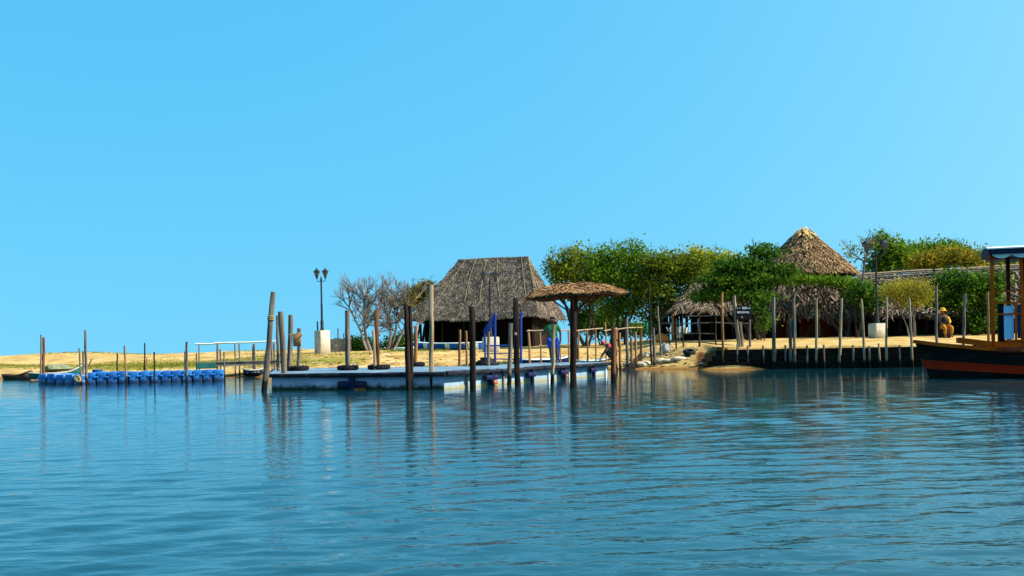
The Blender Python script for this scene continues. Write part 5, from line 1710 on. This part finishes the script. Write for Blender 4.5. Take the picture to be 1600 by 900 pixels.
skin_mesh('sleeve', Js, [('shr', 'elr'), ('elr', 'wrr')], yellow_cloth, yel)
Js = {'shl': ((-.15, 0, 1.0), .085), 'ell': ((-.24, -.08, .76), .07), 'wrl': ((-.16, -.21, .68), .05)}
skin_mesh('sleeve', Js, [('shl', 'ell'), ('ell', 'wrl')], trouser_dark, yel)
Js = {'pel': ((.08, .04, .52), .14), 'hipr': ((.18, 0, .52), .12), 'knr': ((.26, -.36, .50), .09), 'anr': ((.25, -.33, .14), .065), 'hipl': ((-.03, 0, .52), .12), 'knl': ((-.08, -.38, .50), .09), 'anl': ((-.06, -.35, .14), .065)}
skin_mesh('trousers', Js, [('pel', 'hipr'), ('hipr', 'knr'), ('knr', 'anr'), ('pel', 'hipl'), ('hipl', 'knl'), ('knl', 'anl')], orange_cloth, yel)
mb = MB(); p = yp + Vector((.08, .12, 0)); mb.box(p + Vector((0, 0, .19)), (.5, .42, .42), .1, bev=.03)
tag(mb.build('crate', dark_weave, None, loc=p), 'dark low crate that the person in the yellow hat sits on', 'crate')

# ------------------------------------------------------------------ moored boat
BD = 29.6
bo = thing('tour_boat', 'black wooden boat with red stripe, varnished posts and navy roof moored at the bank', 'boat', (12.02, 30.6, 0))
YAW = math.radians(20)
BX0, BY0 = 12.02, 30.6                  # the bow
yc = BY0
def bx(px, d=None, t=None):
    """Distance along the boat (build space) seen at pixel column px, on the line at offset t from the keel."""
    if t is None:
        t = (d - yc) if d is not None else -.8
    k = (px - PX) / F
    c, sn = math.cos(YAW), math.sin(YAW)
    s_ = (k * (BY0 + t * c) - BX0 - t * sn) / (c + k * sn)
    return BX0 + s_
x0 = BX0; x1 = x0 + 9.6
NS = 33
def half(s_):
    return 1.05 * (1 - (1 - min(1, s_ / .42)) ** 2.1) ** .85 * (1 - .25 * max(0, (s_ - .7) / .3) ** 2) + .015
def sheer(x):
    return lerp([x0, bx(1470), bx(1545), bx(1600), x1], [1.10, .99, .84, .80, .90], x)
def stem(z):  # forward rake
    return lerp([-.4, 0, 1.1], [.75, .40, 0], z)
levels = lambda x: [-.45, .0, lerp([x0, bx(1600), x1], [.27, .09, .0], x), lerp([x0, bx(1600), x1], [.53, .32, .2], x), sheer(x)]
bulge = [.55, .86, .93, .98, 1.0]
mbs = {'hull': MB(), 'stripe': MB()}
def hp(s_, lv, sgn):
    xb = x0 + (x1 - x0) * s_
    z = levels(xb)[lv]
    xs_ = x0 + stem(z) + (x1 - x0 - stem(z)) * s_
    return Vector((xs_, yc + sgn * half(s_) * bulge[lv], z))
for sgn in (-1, 1):
    for lv in range(4):
        tgt = mbs['stripe'] if lv == 2 else mbs['hull']
        vs = [hp(i / (NS - 1), lv, sgn) for i in range(NS)] + [hp(i / (NS - 1), lv + 1, sgn) for i in range(NS)]
        fs = [(i, i + 1, NS + i + 1, NS + i) for i in range(NS - 1)]
        tgt.add(vs, [f if sgn < 0 else f[::-1] for f in fs])
tr_ = [hp(1, lv, s_) for s_ in (-1, 1) for lv in range(5)]
mbs['hull'].add(tr_, [(0, 5, 6, 1), (1, 6, 7, 2), (2, 7, 8, 3), (3, 8, 9, 4)])
# deck
dk = [hp(i / (NS - 1), 4, -1) + Vector((0, .03, -.10)) for i in range(NS)] + [hp(i / (NS - 1), 4, 1) + Vector((0, -.03, -.10)) for i in range(NS)]
hull = mbs['hull'].build('hull', hull_black, bo)
mbs['stripe'].build('stripe', hull_red, hull)
mb = MB(); mb.add(dk, [(i, i + 1, NS + i + 1, NS + i) for i in range(NS - 1)]); mb.build('deck', deck_wood, bo, smooth=False)
for sgn in (-1, 1):
    mb = MB()
    for i in range(NS - 1):
        a, b = hp(i / (NS - 1), 4, sgn), hp((i + 1) / (NS - 1), 4, sgn)
        mb.beam(a + Vector((0, sgn * .02, -.02)), b + Vector((.01, sgn * .02, -.02)), .13, .10)
    mb.build('gunwale', varnish, hull, smooth=False)
# raised foredeck coaming
mb = MB()
ca, cb = bx(1500, BD + .35), bx(1548, BD + .2)
for sgn in (-1, 1):
    ya = yc + sgn * .62; yb = yc + sgn * .80
    mb.beam((ca, ya, 1.09), (cb, yb, .97), .06, .16)
    mb.beam((cb, yb, .955), (x1 - .3, yb, .93), .06, .16)
mb.beam((ca, yc - .62, 1.09), (ca, yc + .62, 1.09), .06, .16)
mb.add([(ca, yc - .62, 1.172), (cb, yc - .80, 1.052), (cb, yc + .80, 1.052), (ca, yc + .62, 1.172)], [(0, 1, 2, 3)])
mb.build('coaming', varnish, bo, smooth=False)
# cabin
rz = P(1560, 402, BD).z; zd = .80
for px, yo, m_, r in ((1552, -.80, varnish, .047), (1577, .75, varnish_dark, .055), (1598, -.80, varnish, .045), (1600, .75, varnish_dark, .06), (1650, -.80, varnish, .055), (1650, .75, varnish_dark, .06), (1700, -.8, varnish, .055), (1700, .75, varnish_dark, .055)):
    y_ = yc + yo
    x_ = bx(px, y_)
    mb = MB(); mb.box((x_, y_, (zd + rz + .1) / 2), (r * 2, r * 2, rz + .1 - zd), bev=.012)
    mb.build('post', m_, bo)
xr0, xr1 = bx(1547, t=-1.15), x1 - .4
mb = MB()
prof = [(-1.15, .0), (-1.15, .10), (-.9, .15), (0, .20), (.9, .15), (1.15, .10), (1.15, 0)]
vs = [Vector((xr0, yc + y, rz + .03 + z)) for y, z in prof] + [Vector((xr1, yc + y, rz + .03 + z)) for y, z in prof]
n_ = len(prof)
mb.add(vs, [(i, i + 1, n_ + i + 1, n_ + i) for i in range(n_ - 1)] + [(0, n_, 2 * n_ - 1, n_ - 1), tuple(range(n_)), tuple(range(2 * n_ - 1, n_ - 1, -1))])
rf = mb.build('roof', roof_navy, bo, smooth=False)
mb = MB()
vs2 = [Vector((xr0 - .03, yc + y * 1.01, rz + .055 + z + (.015))) for y, z in prof[1:-1]] + [Vector((xr1 + .03, yc + y * 1.01, rz + .055 + z + .015)) for y, z in prof[1:-1]]
k = n_ - 2
mb.add(vs2 + [v + Vector((0, 0, .035)) for v in vs2], [(i, i + 1, k + i + 1, k + i) for i in range(k - 1)] + [(2 * k + i, 3 * k + i, 3 * k + i + 1, 2 * k + i + 1) for i in range(k - 1)] + [(0, k, 3 * k, 2 * k), (k - 1, 3 * k - 1, 4 * k - 1, 2 * k - 1)] + [(i, 2 * k + i, 2 * k + i + 1, i + 1) for i in range(k - 1)])
mb.build('roof_cover', cloth_white, rf, smooth=False)
for sgn in (-1, 1):                        # scalloped valance
    mb = MB()
    y_ = yc + sgn * 1.08
    nsc = 14
    for i in range(nsc):
        xa, xb = xr0 + .1 + (xr1 - xr0 - .2) * i / nsc, xr0 + .1 + (xr1 - xr0 - .2) * (i + 1) / nsc
        pts = [(xa + (xb - xa) * j / 8, -.02 - .09 * math.sin(math.pi * j / 8)) for j in range(9)]
        vs = [Vector((x, y_, rz + .028)) for x, _ in pts] + [Vector((x, y_ + .012, rz + .02 + z)) for x, z in pts]
        mb.add(vs, [(j, 9 + j, 10 + j, j + 1) for j in range(8)])
    mb.build('valance', cloth_white, rf, smooth=False)
yn = yc - .80
def zz(py): return P(1570, py, yn).z
for py in (457, 474.5, 491.5):
    mb = MB(); mb.box(((bx(1552, yn) + x1 - .5) / 2, yn + .01, zz(py)), (x1 - .5 - bx(1552, yn), .05, .045)); mb.build('rail', varnish, bo, smooth=False)
def panel(pxa, pxb, pya, pyb, mat, name='side_panel', off=.04, th=.03):
    xa, xb = bx(pxa, yn), bx(pxb, yn)
    mb = MB(); mb.box(((xa + xb) / 2, yn + off, (zz(pya) + zz(pyb)) / 2), (xb - xa, th, zz(pya) - zz(pyb)), bev=.004)
    return mb.build(name, mat, bo, smooth=False)
panel(1569.5, 1585, 479, 530, panel_blue, off=.05); panel(1590.5, 1640, 478, 529, panel_navy, off=.06); panel(1644, 1720, 478, 529, panel_blue, off=.06)
panel(1569.5, 1740, 534, 542, panel_blue, 'lower_board', -.01)
panel(1586, 1589.5, 474, 533, varnish, 'frame_post', .0, .06); panel(1569, 1740, 530.5, 533.5, varnish, 'sill', -.02, .09)
mb = MB(); mb.box((bx(1564.5, yc + .1), yc + .1, 1.5), (.15, .5, 1.35), bev=.02); mb.build('cabin_locker', dark_weave, bo)
mb = MB(); mb.box((bx(1550, yn - .2) + (x1 - bx(1550)) / 2, yc - 1.02, .80), (x1 - bx(1550) - .3, .08, .15), bev=.01); mb.build('rubbing_strake', varnish_dark, bo)
p = hp(.16, 4, -1)
mb = MB(); mb.lathe((p.x, p.y + .08, p.z + .02), [(.035, 0), (.03, .09), (.05, .11), (.05, .13), (.02, .14)], 10); mb.build('bollard', rubber, bo)

bo.rotation_euler = (0, 0, -YAW)
# ------------------------------------------------------------------ grass
Pn = []
for _ in range(26000):
    if random.random() < .72:
        px = random.uniform(-60, 480); s_ = random.uniform(2, 30)
    else:
        px = random.uniform(440, 700); s_ = random.uniform(8, 30)
    y0 = shore((px - 800) / 1600 * 52) + s_
    x = (px - 800) / 1600 * y0
    y0 = shore(x) + s_
    if random.random() < (cover(x, y0) - .25) * 1.6:
        Pn.append((x, y0, gz(x, y0)))
Pn = np.array(Pn)
k = 3
base = np.repeat(Pn, k, 0) + np.concatenate([RNG.normal(size=(len(Pn) * k, 2)) * .12, np.zeros((len(Pn) * k, 1))], 1)
hgt = RNG.uniform(.03, .12, len(base))
lean = RNG.normal(size=(len(base), 2)) * .08
ang_ = RNG.uniform(0, 3.14, len(base))
wv = np.stack([np.cos(ang_), np.sin(ang_), np.zeros_like(ang_)], 1) * .022
tip = base + np.stack([lean[:, 0], lean[:, 1], hgt], 1)
g = quads('grass', np.stack([base - wv, base + wv, tip + wv * .3, tip - wv * .3], 1), grass_mat)
tag(g, 'short yellow green grass growing on the dune and behind the beach', 'grass', kind='stuff')

# ------------------------------------------------------------------ small debris on the sand
Q = []
for _ in range(900):
    px = random.uniform(380, 1130)
    s_ = abs(random.gauss(0, 5)) + .4
    y0 = shore((px - 800) / 1600 * 50) + s_
    x = (px - 800) / 1600 * y0
    y0 = shore(x) + s_
    if x > 8.6:
        continue
    c = np.array((x, y0, gz(x, y0) + .012))
    a_ = random.uniform(0, 6.28); L = random.uniform(.04, .22); w_ = random.uniform(.012, .05)
    e = np.array((math.cos(a_), math.sin(a_), random.uniform(-.02, .25))) * L; f_ = np.array((-math.sin(a_), math.cos(a_), random.uniform(.1, .5))) * w_
    Q.append([c - e - f_, c + e - f_, c + e + f_, c - e + f_])
dl = islandmat('debris', [(.05, .03, .02), (.16, .10, .05), (.30, .22, .13), (.45, .40, .32)], clump=.0)
tag(quads('debris', np.array(Q), dl), 'scattered twigs, dry leaves and bits of litter on the sandy beach', 'debris', kind='stuff')
